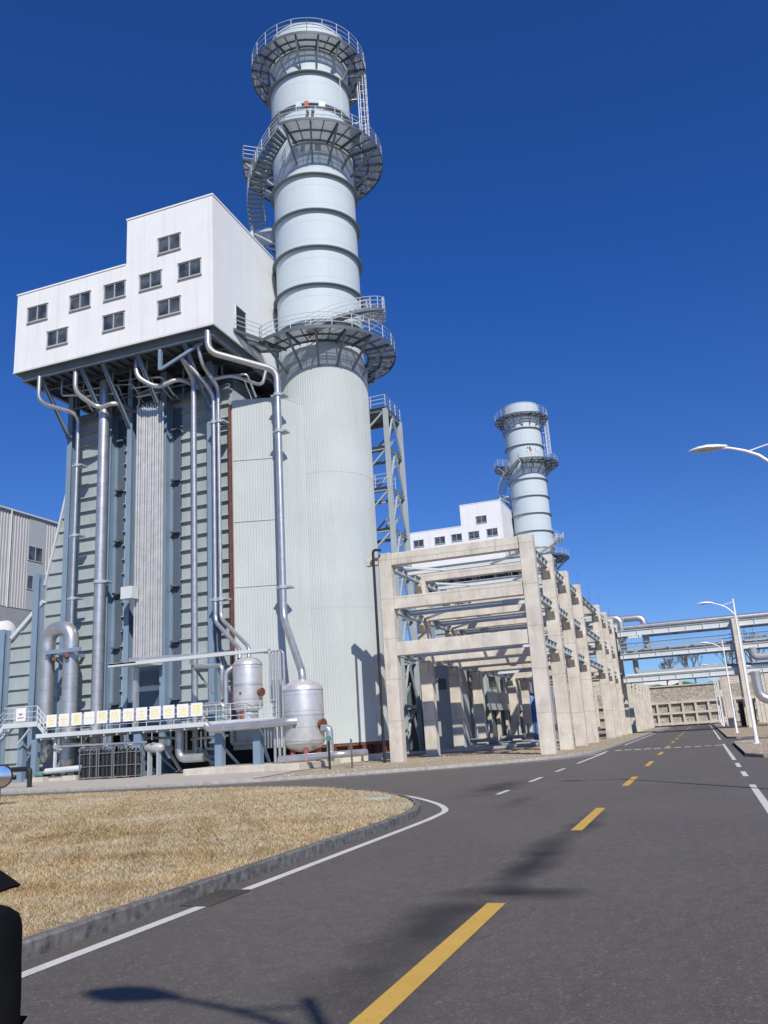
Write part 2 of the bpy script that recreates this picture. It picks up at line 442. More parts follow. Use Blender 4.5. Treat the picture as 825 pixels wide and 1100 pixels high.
# ------------------------------------------------------------------ camera, light, sky
def setup():
    cam = bpy.data.cameras.new('camera'); co = bpy.data.objects.new('camera', cam); COL.objects.link(co)
    rx = V((0.93595104, 0.34689343, -0.0605028)); dn = V((-0.14418915, 0.2207964, -0.96460274)); fw = V((-0.32125555, 0.91154478, 0.25667289))
    m = Matrix((rx, -dn, -fw)).transposed().to_4x4(); m.translation = V((0, 0, 1.8)); co.matrix_world = m
    cam.sensor_fit = 'VERTICAL'; cam.sensor_height = 24; cam.sensor_width = 18; cam.lens = 900 / 1100 * 24
    cam.clip_start = .1; cam.clip_end = 6000
    S.camera = co
    travel = V((-5.27, 7.8, -8)).normalized()
    sun = bpy.data.lights.new('sun', 'SUN'); so = bpy.data.objects.new('sun', sun); COL.objects.link(so)
    sun.energy = 4.8; sun.angle = R(.53); sun.color = (1, .92, .79)
    so.rotation_euler = travel.to_track_quat('-Z', 'Y').to_euler()
    so.location = (30, -40, 60)
    w = bpy.data.worlds.new('World'); S.world = w; w.use_nodes = True; nt = w.node_tree
    sky = nt.nodes.new('ShaderNodeTexSky'); sky.sky_type = 'NISHITA'; sky.sun_disc = False
    el = math.asin(-travel.z); az = math.atan2(-travel.x, -travel.y)
    sky.sun_elevation = el; sky.sun_rotation = az
    sky.air_density = .85; sky.dust_density = .3; sky.ozone_density = 5.0; sky.altitude = 600
    tint = node(nt, 'ShaderNodeMix', data_type='RGBA', blend_type='MULTIPLY'); tint.inputs[0].default_value = 1
    tc = node(nt, 'ShaderNodeTexCoord'); sx = node(nt, 'ShaderNodeSeparateXYZ'); nt.links.new(tc.outputs['Generated'], sx.inputs[0])
    gr = ramp(nt, sx.outputs['Z'], (.78, .99, 1.32), (.35, .88, 1.70), .02, .50)     # deep clear winter sky, paler at the horizon
    nt.links.new(gr, tint.inputs[7])
    nt.links.new(sky.outputs[0], tint.inputs[6]); nt.links.new(tint.outputs[2], nt.nodes['Background'].inputs[0]); nt.nodes['Background'].inputs[1].default_value = .080
    S.view_settings.view_transform = 'Standard'; S.view_settings.look = 'None'; S.view_settings.exposure = 0; S.view_settings.gamma = 1
    S.render.engine = 'CYCLES'; S.cycles.max_bounces = 6; S.cycles.transparent_max_bounces = 12
    S.cycles.use_denoising = True
setup()

# ------------------------------------------------------------------ ground
FAR = catmull([(-75, 36.6), (-40, 36.6), (-24, 36.6), (-19, 37.7), (-14.5, 40.4), (-10.5, 43.7), (-7.7, 47.4), (-6.5, 51), (-6.2, 56), (-6.2, 80), (-6.2, 167)])
ISL = [(-6.15, -14)] + catmull([(-6.15, 2), (-6.15, 10), (-6.15, 16.5), (-6.45, 19.5), (-7.6, 22.3), (-9.6, 25.2), (-13, 28.6), (-17.5, 30.9), (-24, 31.5), (-40, 31.5), (-75, 31.5)])
def ground():
    m = MB(); m.add([(-900, -300, -.06), (900, -300, -.06), (900, 1500, -.06), (-900, 1500, -.06)], [(0, 1, 2, 3)])
    struct(m.build('ground', 'far_ground'), 'dry brown open ground around the power plant')
    m = MB()
    xs = list(np.linspace(-75, 60, 28)); ys = list(np.linspace(-18, 171.5, 39))
    m.add([(x, y, 0) for y in ys for x in xs], [(j * 28 + i, j * 28 + i + 1, (j + 1) * 28 + i + 1, (j + 1) * 28 + i) for j in range(38) for i in range(27)])
    struct(m.build('road', 'asphalt'), 'dark grey asphalt road with dusty wheel tracks', 'road')
    def plot(name, poly, z, mat, label, cat):
        bm = MB(); bm.prism(poly, -.05, z); return struct(bm.build(name, mat), label, cat)
    plot('lawn', offset(ISL, .16) + [(-75, -14)], .135, 'lawn_soil', 'dry winter lawn soil inside the kerbed island', 'lawn')
    plot('verge', offset(FAR, .13) + [(-75, 167)], .10, 'dirt', 'dusty dirt verge around the concrete pipe rack', 'ground')
    ap = [p for p in offset(FAR, .22) if p[0] < -20.5] + [(-22.2, 45), (-22.6, 78), (-75, 78)]
    m = MB(); m.add([(x, y, .125) for x, y in ap], [tuple(range(len(ap)))]); struct(m.build('apron_pavement', 'apron'), 'pale concrete apron in front of the boiler', 'pavement')
    for (y0, y1, lab) in ((-18, 17.5, 'dirt verge beside the near right lane'), (37.6, 58.5, 'dry grass verge with lamp at the right kerb'), (67, 166, 'dirt verge beyond the side road on the right')):
        r = 2.2; poly = [(1.45 + r, y0), (1.45 + .6, y0 + .6), (1.45, y0 + r), (1.45, y1 - r), (1.45 + .6, y1 - .6), (1.45 + r, y1), (60, y1), (60, y0)]
        plot('verge', [(x, y) for x, y in poly][::-1], .12, 'dirt', lab, 'ground')
        k = MB(); kerbs(k, poly[::-1][2:], .15, .15, 1.0)
        struct(k.build('kerb', 'kerb_light', bev=0), 'pale kerb stones edging the ' + lab, 'kerb')
    k = MB(); kerbs(k, ISL, .13, .165, 1.0); struct(k.build('kerb', 'kerb'), 'dark granite kerb stones around the dry lawn', 'kerb')
    k = MB(); kerbs(k, FAR, .14, .145, 1.0); struct(k.build('kerb', 'kerb_light'), 'kerb stones along the plant side of the road', 'kerb')
    # raised concrete plinth under the vessels
    m = MB(); m.box(-30.5, -22.6, 46.3, 52.5, .1, .5); struct(m.build('plinth_pavement', 'concrete_pale', bev=.03), 'low pale concrete plinth under the two insulated vessels', 'pavement')
    # painted lines
    wl = MB(); yl = MB(); z = .005
    def yd(y0, y1): ribbon([(-2.34, y0), (-2.34, y1)], .2, z, yl)
    for k in range(-2, 16): yd(5.6 + 10 * k, 9.45 + 10 * k)
    struct(yl.build('road_marking', 'mark_yellow'), 'yellow dashed centre line painted on the road', 'road marking')
    for y0, y1 in ((-14, 9.15), (10.2, 16.5)): ribbon([(-5.78, y0), (-5.78, y1)], .15, z, wl)
    ribbon(catmull([(-5.78, 16.5), (-5.82, 18.5), (-6.05, 20.2), (-7.1, 22.5), (-9.1, 25.5), (-12.6, 29.1), (-17.3, 31.5), (-24, 32.0), (-60, 32.0)]), .15, z, wl)
    ribbon(catmull([(-70, 35.9), (-40, 35.9), (-24, 35.9), (-18.6, 36.9), (-14, 39.6), (-10, 42.8), (-7.2, 46.6), (-6.0, 50.5), (-5.78, 55)]), .15, z, wl)
    for y0, y1 in ((24.2, 25.7), (29.0, 31.3), (34.5, 36.7), (40.6, 52.5), (66, 110), (114, 165)): ribbon([(-5.7, y0), (-5.7, y1)], .15, z, wl)
    for y0, y1 in ((-14, 24.4), (27.6, 29.9), (32.3, 35), (37.2, 57.5), (67, 112), (120, 165)): ribbon([(.92, y0), (.92, y1)], .15, z, wl)
    for k in range(11): wl.box(-5.4 + k * .58, -5.4 + k * .58 + .40, 55.2, 55.85, -.01, z)
    struct(wl.build('road_marking', 'mark_white'), 'white edge lines and dashes painted on the road', 'road marking')
def kerbs(mb, path, w, h, L):
    pts = resample(path, L); a = pts; b = offset(pts, w)
    for i in range(len(pts) - 1):
        p, q = V((*a[i], 0)), V((*a[i + 1], 0)); r, s = V((*b[i], 0)), V((*b[i + 1], 0))
        g = .006; d = (q - p).normalized() * g
        c = .02; hh = h + random.uniform(-.004, .004)
        n1 = (r - p).normalized() * c; n2 = (s - q).normalized() * c
        lo = [p + d, q - d, s - d, r + d]
        vs = [(v.x, v.y, -.02) for v in lo] + [(v.x, v.y, hh - c) for v in lo[:2]] + [(v.x, v.y, hh) for v in (p + d + n1, q - d + n2)] + [(v.x, v.y, hh) for v in lo[2:]]
        mb.add(vs, [(0, 1, 5, 4), (4, 5, 7, 6), (6, 7, 8, 9), (2, 3, 9, 8), (0, 4, 6, 9, 3), (1, 2, 8, 7, 5)])
ground()

def blades(name, pts, hts, wid, tones, mat, label, warm=None):
    n = len(pts); rng = np.random.default_rng(3)
    an = rng.uniform(0, 2 * np.pi, n); lean = rng.uniform(.15, 1.6, n); la = rng.uniform(0, 2 * np.pi, n)
    dx = np.stack([np.cos(an), np.sin(an), np.zeros(n)], 1) * wid[:, None]
    tip = pts + np.stack([np.cos(la) * lean * hts, np.sin(la) * lean * hts, hts], 1)
    v = np.empty((n, 3, 3)); v[:, 0] = pts - dx; v[:, 1] = pts + dx; v[:, 2] = tip
    me = bpy.data.meshes.new(name); me.vertices.add(n * 3); me.vertices.foreach_set('co', v.reshape(-1).astype(np.float32))
    me.loops.add(n * 3); me.loops.foreach_set('vertex_index', np.arange(n * 3, dtype=np.int32))
    me.polygons.add(n); me.polygons.foreach_set('loop_start', np.arange(0, n * 3, 3, dtype=np.int32))
    me.polygons.foreach_set('loop_total', np.full(n, 3, dtype=np.int32))
    at = me.attributes.new('tone', 'FLOAT', 'FACE'); at.data.foreach_set('value', tones.astype(np.float32))
    if warm is not None: at = me.attributes.new('warm', 'FLOAT', 'FACE'); at.data.foreach_set('value', warm.astype(np.float32))
    me.update(); me.validate(); me.materials.append(M[mat])
    o = bpy.data.objects.new(name, me); COL.objects.link(o); return tag(o, label, 'grass', None, 'stuff')
def inside(x, y, poly):
    r = np.zeros(len(x), bool); j = len(poly) - 1
    for i in range(len(poly)):
        xi, yi = poly[i]; xj, yj = poly[j]
        with np.errstate(divide='ignore', invalid='ignore'):
            c = ((yi > y) != (yj > y)) & (x < (xj - xi) * (y - yi) / (yj - yi + 1e-12) + xi)
        r ^= c; j = i
    return r
def patch(x, y):
    s = np.zeros_like(x)
    for k, (a, b, p) in enumerate(((.31, .17, 0), (.53, -.41, 2), (-.23, .77, 4), (.9, .6, 1), (1.7, -1.1, 3), (2.3, 1.9, 5))):
        s += np.sin(a * x * 1.7 + b * y * 1.7 + p + np.sin(.6 * x - .35 * y + k)) / (1 + .35 * k)
    return s
def grass():
    rng = np.random.default_rng(11); N = 1000000
    d = 6.0 * np.exp(rng.uniform(0, np.log(60 / 6), N)); th = rng.uniform(R(14), R(64), N)
    x = -d * np.sin(th); y = d * np.cos(th)
    ok = inside(x, y, offset(ISL, .2) + [(-75, -14)]); x, y, d = x[ok], y[ok], d[ok]
    pt = patch(x, y); keep = rng.uniform(0, 1, len(x)) < np.clip(.85 + .16 * pt, .35, 1); x, y, d, pt = x[keep], y[keep], d[keep], pt[keep]
    n = len(x); k = np.clip(d / 9, .75, 2.2)
    tuft = np.sin(9.1 * x + 3 * np.sin(2.3 * y)) * np.sin(8.3 * y + 2.5 * np.sin(2.9 * x)) + .6 * np.sin(21 * x + 1.7 * y) * np.sin(19 * y)
    tone = np.clip(.55 + .05 * pt + .055 * tuft + .03 * np.sin(.55 * y - .3 * x + .8 * np.sin(.7 * x)) + rng.normal(0, .22, n), 0, 1)
    # brown matted patches
    for (px, py, sx, sy) in ((-11.5, 15.2, 2.6, .9), (-8.6, 16.8, 1.5, .8), (-7.9, 9.4, 1.3, .5), (-15.5, 17.0, 2.5, 1.2), (-9, 12.2, 1.8, .4)):
        q = np.exp(-(((x - px) / sx) ** 2 + ((y - py) / sy) ** 2) * (1 + .5 * np.sin(5 * x + 3 * y)))
        tone = np.clip(tone - .26 * q, 0, 1)
    wv = patch(x * 1.9 + 3, y * 1.9 - 5) * .22 + patch(x * 6 - 2, y * 6 + 1) * .14 + .5 * np.clip((15 - d) / 9, -.6, .6)
    warm = np.clip(.22 + .75 * wv + rng.normal(0, .22, n), 0, 1)
    tone = np.clip(tone + .05 + .05 * patch(x * 3.3 + 1, y * 3.3), 0, 1)
    blades('dry_grass', np.stack([x, y, np.full(n, .13)], 1), rng.uniform(.014, .045, n) * k ** .75, .0038 * k ** 1.1, tone, 'straw', 'dry straw coloured lawn grass on the kerbed island', warm)
    # sparse weeds on the verges
    X = []; Y = []
    N = 30000; x = rng.uniform(-22, 1.4, N); y = rng.uniform(37, 110, N)
    ok = inside(x, y, offset(FAR, .2) + [(-75, 167)]) & (patch(x * 1.3, y * 1.3) > .2) & ~((x < -19.5) & (y < 46)); X.append(x[ok]); Y.append(y[ok])
    x = rng.uniform(1.9, 12, N // 2); y = rng.uniform(39, 110, N // 2); ok = ((y < 57) | (y > 69)) & (patch(x * 2, y) > -.4); X.append(x[ok]); Y.append(y[ok])
    x = np.concatenate(X); y = np.concatenate(Y); n = len(x)
    blades('dry_weeds', np.stack([x, y, np.full(n, .1)], 1), rng.uniform(.03, .11, n), np.full(n, .011), np.clip(.55 + rng.normal(0, .2, n), 0, 1), 'straw', 'sparse dry weeds scattered over the dirt verges')
    m = MB(); rs = random.Random(4)
    def stone(x, y, z, s):
        o = [V((1, 0, 0)), V((-1, 0, 0)), V((0, 1, 0)), V((0, -1, 0)), V((0, 0, .8)), V((0, 0, -.4))]
        m.add([(x + v.x * s * rs.uniform(.6, 1.2), y + v.y * s * rs.uniform(.6, 1.2), z + v.z * s) for v in o], [(0, 2, 4), (2, 1, 4), (1, 3, 4), (3, 0, 4), (2, 0, 5), (1, 2, 5), (3, 1, 5), (0, 3, 5)])
    poly = offset(FAR, .25) + [(-75, 167)]
    xs = np.array([rs.uniform(-21, -6) for _ in range(2600)]); ys = np.array([38 + 50 * rs.random() ** 1.6 for _ in range(2600)])
    for x, y, t in zip(xs, ys, inside(xs, ys, poly)):
        if t: stone(x, y, .11, rs.uniform(.01, .045) if rs.random() < .96 else rs.uniform(.06, .12))
    for _ in range(500): stone(rs.uniform(1.9, 9), rs.uniform(38.5, 58), .12, rs.uniform(.02, .08))
    tag(m.build('gravel', 'kerb_light', angle=10), 'loose pale stones scattered on the dirt verges', 'gravel', None, 'stuff')
grass()

# ------------------------------------------------------------------ chimney
CX, CY = -25.9, 60.07
A0 = math.atan2(-.918, .396)
def PP(phi, r, z): a = A0 + R(phi); return V((CX + r * math.cos(a), CY + r * math.sin(a), z))
def arc(p0, p1, r, z, z1=None, n=None):
    n = n or max(2, int(abs(p1 - p0) / 5)); z1 = z if z1 is None else z1
    return [PP(p0 + (p1 - p0) * i / n, r, z + (z1 - z) * i / n) for i in range(n + 1)]
def sector(mb, p0, p1, ri, ro, z0, z1):
    n = max(3, int((p1 - p0) / 5)); vs = []
    for i in range(n + 1):
        p = p0 + (p1 - p0) * i / n
        for r, z in ((ri, z0), (ro, z0), (ro, z1), (ri, z1)): vs.append(PP(p, r, z))
    fs = [(i * 4 + a, i * 4 + (a + 1) % 4, (i + 1) * 4 + (a + 1) % 4, (i + 1) * 4 + a) for i in range(n) for a in range(4)]
    fs += [(0, 1, 2, 3), tuple(n * 4 + k for k in (3, 2, 1, 0))]
    return mb.add(vs, fs)
def platform(root, p0, p1, ro, z, ri=3.72, struts=True, extra=None, drop=2.3, rh=1.2):
    full = p1 - p0 >= 359
    d = MB(); sector(d, p0, p1, ri, ro, z - .05, z)
    if extra: d.prism(extra, z - .05, z)
    pf = d.build('service_platform', 'grating', root)
    fr = MB(); sector(fr, p0, p1, ro, ro + .03, z - .2, z + .06); sector(fr, p0, p1, ri + .02, ri + .12, z - .22, z - .055)
    sector(fr, p0, p1, (ri + ro) / 2 - .05, (ri + ro) / 2 + .05, z - .2, z - .055)
    angs = [p0 + 4 + (p1 - p0 - 8) * i / round((p1 - p0) / 22.5) for i in range(round((p1 - p0) / 22.5) + 1)] if not full else [11 + 22.5 * i for i in range(16)]
    for a in angs: fr.ibeam(PP(a, ri - .1, z - .17), PP(a, ro, z - .17), .12, .22, .025)
    for a in [(angs[i] + angs[i + 1]) / 2 for i in range(len(angs) - 1)]: fr.beam(PP(a, ri, z - .1), PP(a, ro, z - .1), .06, .1)
    if extra:
        e = extra; 
        for i in range(len(e)): fr.beam((*e[i], z - .12), (*e[(i + 1) % len(e)], z - .12), .06, .26)
    fr.build('platform_frame', 'shaded_steel', pf)  # dark colour includes the shade below the platform
    rl = MB(); railing(rl, arc(p0, p1, ro - .03, z), rh, .03, 1.25)
    if not full:
        for a in (p0, p1): railing(rl, [PP(a, ri + .1, z), PP(a, ro - .03, z)], rh, .03, 1.2)
    rl.build('railing', 'light_steel', pf)
    if struts:
        for a in angs:
            MB().beam(PP(a, ro - .25, z - .28), PP(a, 3.66, z - drop), .16, .16).build('strut', 'frame_steel', pf)
    return pf
def spiral(root, p0, z0, p1, z1, ri, ro, mat='frame_steel', rmat='light_steel', side_rails=('o', 'i')):
    n = int(abs(z1 - z0) / .24); m = MB()
    for i in range(n):
        a = p0 + (p1 - p0) * (i + .5) / n; da = abs(p1 - p0) / n * .62; z = z0 + (z1 - z0) * (i + .5) / n
        sector(m, a - da, a + da, ri, ro, z - .03, z + .01)
    k = max(10, int(abs(p1 - p0) / 3))
    for r in (ri, ro):
        vs = []
        for i in range(k + 1):
            a = p0 + (p1 - p0) * i / k; z = z0 + (z1 - z0) * i / k
            for rr, dz in ((r - .02, -.17), (r + .02, -.17), (r + .02, .06), (r - .02, .06)): vs.append(PP(a, rr, z + dz))
        m.add(vs, [(i * 4 + q, i * 4 + (q + 1) % 4, (i + 1) * 4 + (q + 1) % 4, (i + 1) * 4 + q) for i in range(k) for q in range(4)])
    st = m.build('stair', mat, root)
    rl = MB()
    for r in (ro, ri): railing(rl, arc(p0, p1, r, z0, z1, k), 1.1, .028, 1.1)
    rl.build('railing', rmat, st)
    return st
def chimney():
    root = thing('chimney', (CX, CY, .1), 'tall pale blue steel chimney nearest the road, joined to the boiler', 'chimney', 'chimneys of the two boilers')
    m = MB(); m.lathe([(3.6, 31.2), (3.6, 64.1), (3.66, 64.12), (3.66, 64.25), (3.35, 64.25), (3.35, 58)], (CX, CY, 0), 96); m.build('shaft', 'shaft', root)
    MB().lathe([(3.36, 58), (0.01, 57.8)], (CX, CY, 0), 48).build('flue_interior', 'dark_steel', root)
    for z in (58.9, 55.4, 48.4, 44.9, 41.4, 37.9, 34.6):
        MB().lathe([(3.59, z - .07), (3.93, z - .07), (3.93, z + .0), (3.59, z + .01)], (CX, CY, 0), 96).build('stiffener_ring', 'frame_steel', root)  # rings coloured dark to deepen the shade band beneath each
    c = MB(); ncor = 118
    zs = [1.4, 5.9, 11.2, 16.5, 21.7, 26.5, 31.2]
    for i in range(6):
        rr = 3.78 - .012 * (i % 2); vs = []; cnt = ncor * 4
        for z in (zs[i] - (.06 if i else 0), zs[i + 1]):
            for k in range(ncor):
                for t, o in ((0, 0), (.42, 0), (.56, .022), (.86, .022)):
                    a = 2 * math.pi * (k + t) / ncor; vs.append((CX + (rr - o) * math.cos(a), CY + (rr - o) * math.sin(a), z))
        c.add(vs, [(k, (k + 1) % cnt, cnt + (k + 1) % cnt, cnt + k) for k in range(cnt)])
    c.lathe([(3.79, 31.16), (3.82, 31.22), (3.55, 31.45)], (CX, CY, 0), 96)
    c.build('corrugated_cladding', 'clad', root)
    m = MB()
    for k in range(20):
        a = 2 * math.pi * k / 20; m.beam((CX + 3.6 * math.cos(a), CY + 3.6 * math.sin(a), .55), (CX + 3.6 * math.cos(a), CY + 3.6 * math.sin(a), 1.4), .3, .3)
    m.lathe([(3.3, .55), (3.3, 1.42), (3.72, 1.42), (3.72, 1.2), (3.45, 1.2)], (CX, CY, 0), 48); m.build('base_skirt', 'rust', root)
    MB().lathe([(4.3, .05), (4.3, .55), (0.01, .56)], (CX, CY, 0), 48).build('foundation', 'concrete_pale', root)
    platform(root, 0, 360, 5.3, 61.6, rh=1.5)
    mid = platform(root, -26, 284, 6.3, 51.8)
    # low platform with bridge to the boiler house door
    t = PP(-47, 6.25, 0)
    ex = [(-29.55, 51.75), (t.x, t.y), (PP(-55, 4, 0).x, PP(-55, 4, 0).y), (-29.55, 56.0)]
    low = platform(root, -52, 200, 6.25, 32.75, ri=3.9, extra=ex)
    rl = MB(); railing(rl, [(-29.5, 51.8, 32.75), (t.x, t.y, 32.75)], 1.15, .03, 1.3); railing(rl, arc(-47, -52, 6.2, 32.75, n=2), 1.15, .03, 1.3); rl.build('railing', 'light_steel', low)
    MB().ibeam((-29.5, 53.8, 32.55), PP(-50, 4.2, 32.55), .2, .3, .03).build('strut', 'grey_steel', low)
    spiral(root, -12, 32.8, 76, 36.7, 4.45, 5.55)
    d = MB(); sector(d, 76, 98, 3.8, 5.7, 36.65, 36.7); ld = d.build('stair_landing', 'grating', root)
    r2 = MB(); railing(r2, arc(76, 98, 5.65, 36.7), 1.1, .03, 1.1); railing(r2, [PP(98, 5.65, 36.7), PP(98, 3.8, 36.7)], 1.1, .03, 1); r2.build('railing', 'light_steel', ld)
    m = MB()
    for a in (78, 96): m.beam(PP(a, 3.6, 36.55), PP(a, 5.7, 36.55), .1, .15); m.beam(PP(a, 5.5, 36.5), PP(a, 3.6, 35.2), .1, .1)
    m.build('landing_bracket', 'grey_steel', ld)
    spiral(root, 98, 36.7, 232, 46.1, 4.45, 5.55)
    spiral(root, -28, 51.75, -100, 46.4, 4.55, 5.95)
    d = MB(); sector(d, -128, -100, 3.7, 6.0, 46.1, 46.15); ld = d.build('stair_landing', 'grating', root)
    m = MB(); sector(m, -128, -100, 5.96, 6.02, 45.9, 46.2); m.beam(PP(-101, 3.6, 45.97), PP(-101, 6, 45.97), .12, .2); m.beam(PP(-101, 5.6, 45.8), PP(-101, 3.6, 44.4), .12, .12); m.beam(PP(-125, 5.6, 45.8), PP(-125, 3.6, 44.4), .12, .12)
    m.build('landing_bracket', 'grey_steel', ld)
    MB().beam(PP(-99, 5.75, 42.8), PP(-99, 5.75, 46.6), .22, .22).build('post', 'light_steel', root)
    # caged ladder between the upper two platforms
    m = MB(); p = 84; rl = 4.5
    b0, b1 = PP(p - 3.2, rl, 0), PP(p + 3.2, rl, 0)
    for b in (b0, b1): m.beam((b.x, b.y, 51.8), (b.x, b.y, 63.0), .05, .08)
    for k in range(36): m.tube([(b0.x, b0.y, 52 + k * .3), (b1.x, b1.y, 52 + k * .3)], .018, 5)
    for k in range(4):
        z = 53.5 + k * 2.6; a = PP(p, 3.6, z); m.beam(a, PP(p, rl, z), .06, .06)
    m.build('ladder', 'white_paint', root)
    m = MB(); cc = PP(p, rl + .38, 0); a0 = A0 + R(p)
    ang = [a0 + R(x) for x in range(-140, 141, 20)]
    for k in range(10): m.tube([(cc.x + .42 * math.cos(a), cc.y + .42 * math.sin(a), 54.2 + k * .95) for a in ang], .026, 5)
    for x in (-120, -75, -38, 0, 38, 75, 120):
        a = a0 + R(x); m.beam((cc.x + .42 * math.cos(a), cc.y + .42 * math.sin(a), 54.2), (cc.x + .42 * math.cos(a), cc.y + .42 * math.sin(a), 62.8), .045, .02)
    m.build('ladder_cage', 'white_paint', root)
    for a, w, mt in ((-9, .24, 'light_steel'), (-3, .17, 'red_primer'), (9, .27, 'light_steel')):
        q = PP(a, 6.15, 53.25); t = V((-math.sin(A0 + R(a)), math.cos(A0 + R(a)), 0))
        MB().beam(q - t * w, q + t * w, .26, .5).tube([q + V((0, 0, -.3)), PP(a, 6.2, 51.8)], .03, 6).build('instrument_cabinet', mt, mid)
    m = MB(); m.tube([PP(3, 3.6, 54.6), PP(3, 3.95, 54.6)], .14, 10); m.tube([PP(-4, 3.6, 54.5), PP(-4, 3.95, 54.5)], .14, 10); m.build('sampling_port', 'dark_steel', root)
    MB().tube([PP(25, 6.2, 51.8), PP(25, 6.2, 56.2)], .03, 6).build('mast', 'light_steel', mid)
    return root
CH = chimney()

# ------------------------------------------------------------------ boiler house on top
def house():
    x0, x1, xs, y0, y1, z0, zl, zh = -48.2, -29.62, -37.45, 48.9, 71.2, 31.9, 38.8, 42.8
    root = thing('boiler_house', (-39, 60, 31.6), 'white windowed boiler house raised on steel beside the near chimney', 'building', 'white boiler houses')
    m = MB(); m.prism([(x0, z0), (x1, z0), (x1, zh), (xs, zh), (xs, zl), (x0, zl)], y0, y1, 'XZ'); m.build('wall', 'white_panel', root)
    t = MB()   # eaves flashing
    t.box(xs - .06, x1 + .06, y0 - .06, y1 + .06, zh - .02, zh + .10); t.box(x0 - .06, xs - .065, y0 - .06, y1 + .06, zl - .02, zl + .10)
    t.build('roof_edge', 'white_paint', root)
    t = MB(); t.box(x0 - .03, x1 + .03, y0 - .03, y1 + .03, z0 - .14, z0 - .003); t.build('base_flashing', 'light_steel', root)
    for (x, z) in ((-46.01, 36.62), (-41.77, 36.66), (-38.46, 36.75), (-35.13, 36.78), (-33.46, 39.55), (-31.63, 36.85), (-43.88, 33.98), (-38.49, 34.09), (-33.43, 34.12)):
        w, h = 1.02, .66; f = MB()
        for a, b, c, d in ((x - w, x + w, z + h - .07, z + h), (x - w, x + w, z - h, z - h + .07), (x - w, x - w + .07, z - h + .07, z + h - .07), (x + w - .07, x + w, z - h + .07, z + h - .07), (x - .035, x + .035, z - h + .07, z + h - .07)):
            f.box(a, b, y0 - .10, y0 + .02, c, d)
        f.box(x - w - .04, x + w + .04, y0 - .14, y0 + .01, z - h - .06, z - h - .003); f.box(x - w - .04, x + w + .04, y0 - .16, y0 + .01, z + h + .003, z + h + .05)
        wf = f.build('window', 'window_frame', root)
        MB().box(x - w + .07, x - .035, y0 - .03, y0 + .02, z - h + .07, z + h - .07).box(x + .035, x + w - .07, y0 - .04, y0 + .02, z - h + .07, z + h - .07).build('pane', 'glass', wf)
    MB().box(x1 - .02, x1 + .02, 52.2, 53.7, 32.75, 34.95).build('doorway', 'black', root)
    d = MB(); d.box(x1, x1 + .07, 52.1, 52.18, 32.75, 35.0); d.box(x1, x1 + .07, 53.72, 53.8, 32.75, 35.0); d.box(x1, x1 + .07, 52.18, 53.72, 34.95, 35.03); d.build('door_frame', 'light_steel', root)
    # underside steel; beams and deck carry the shade under the house in their colour
    b = MB()
    b.ibeam((x0 + .5, 49.4, 31.45), (x1 - .3, 49.4, 31.45), .28, .6, .04)
    for x in (x0 + .6, x1 - .45): b.ibeam((x, 49.56, 31.45), (x, y1 - .3, 31.45), .28, .6, .04)
    b.build('edge_beam', 'frame_steel', root)
    b = MB()
    for k in range(1, 9): b.ibeam((x0 + .75, 49.4 + k * 2.4, 31.5), (x1 - .6, 49.4 + k * 2.4, 31.5), .22, .5, .035)
    for x in np.linspace(x0 + 1.5, x1 - 1.5, 18): b.ibeam((x, 49.55, 31.62), (x, y1 - .4, 31.62), .12, .22, .025)
    b.build('floor_beam', 'shaded_steel', root)
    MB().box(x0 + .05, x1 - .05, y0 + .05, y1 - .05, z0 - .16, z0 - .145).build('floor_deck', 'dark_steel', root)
    for x in (-45.9, -41.95, -39.95, -36.7, -32.5):
        MB().ibeam((x, 49.45, 31.2), (x, 53.0, 27.0), .26, .26, .03, (1, 0, 0)).build('brace', 'blue_steel', root)
    b = MB(); b.beam((-34.6, 49.45, 31.1), (-34.6, 49.45, 29.4), .25, .25); b.beam((-34.5, 49.5, 29.5), (-31.2, 49.9, 31.1), .2, .2); b.build('hanger', 'blue_steel', root)
    return root
HO = house()

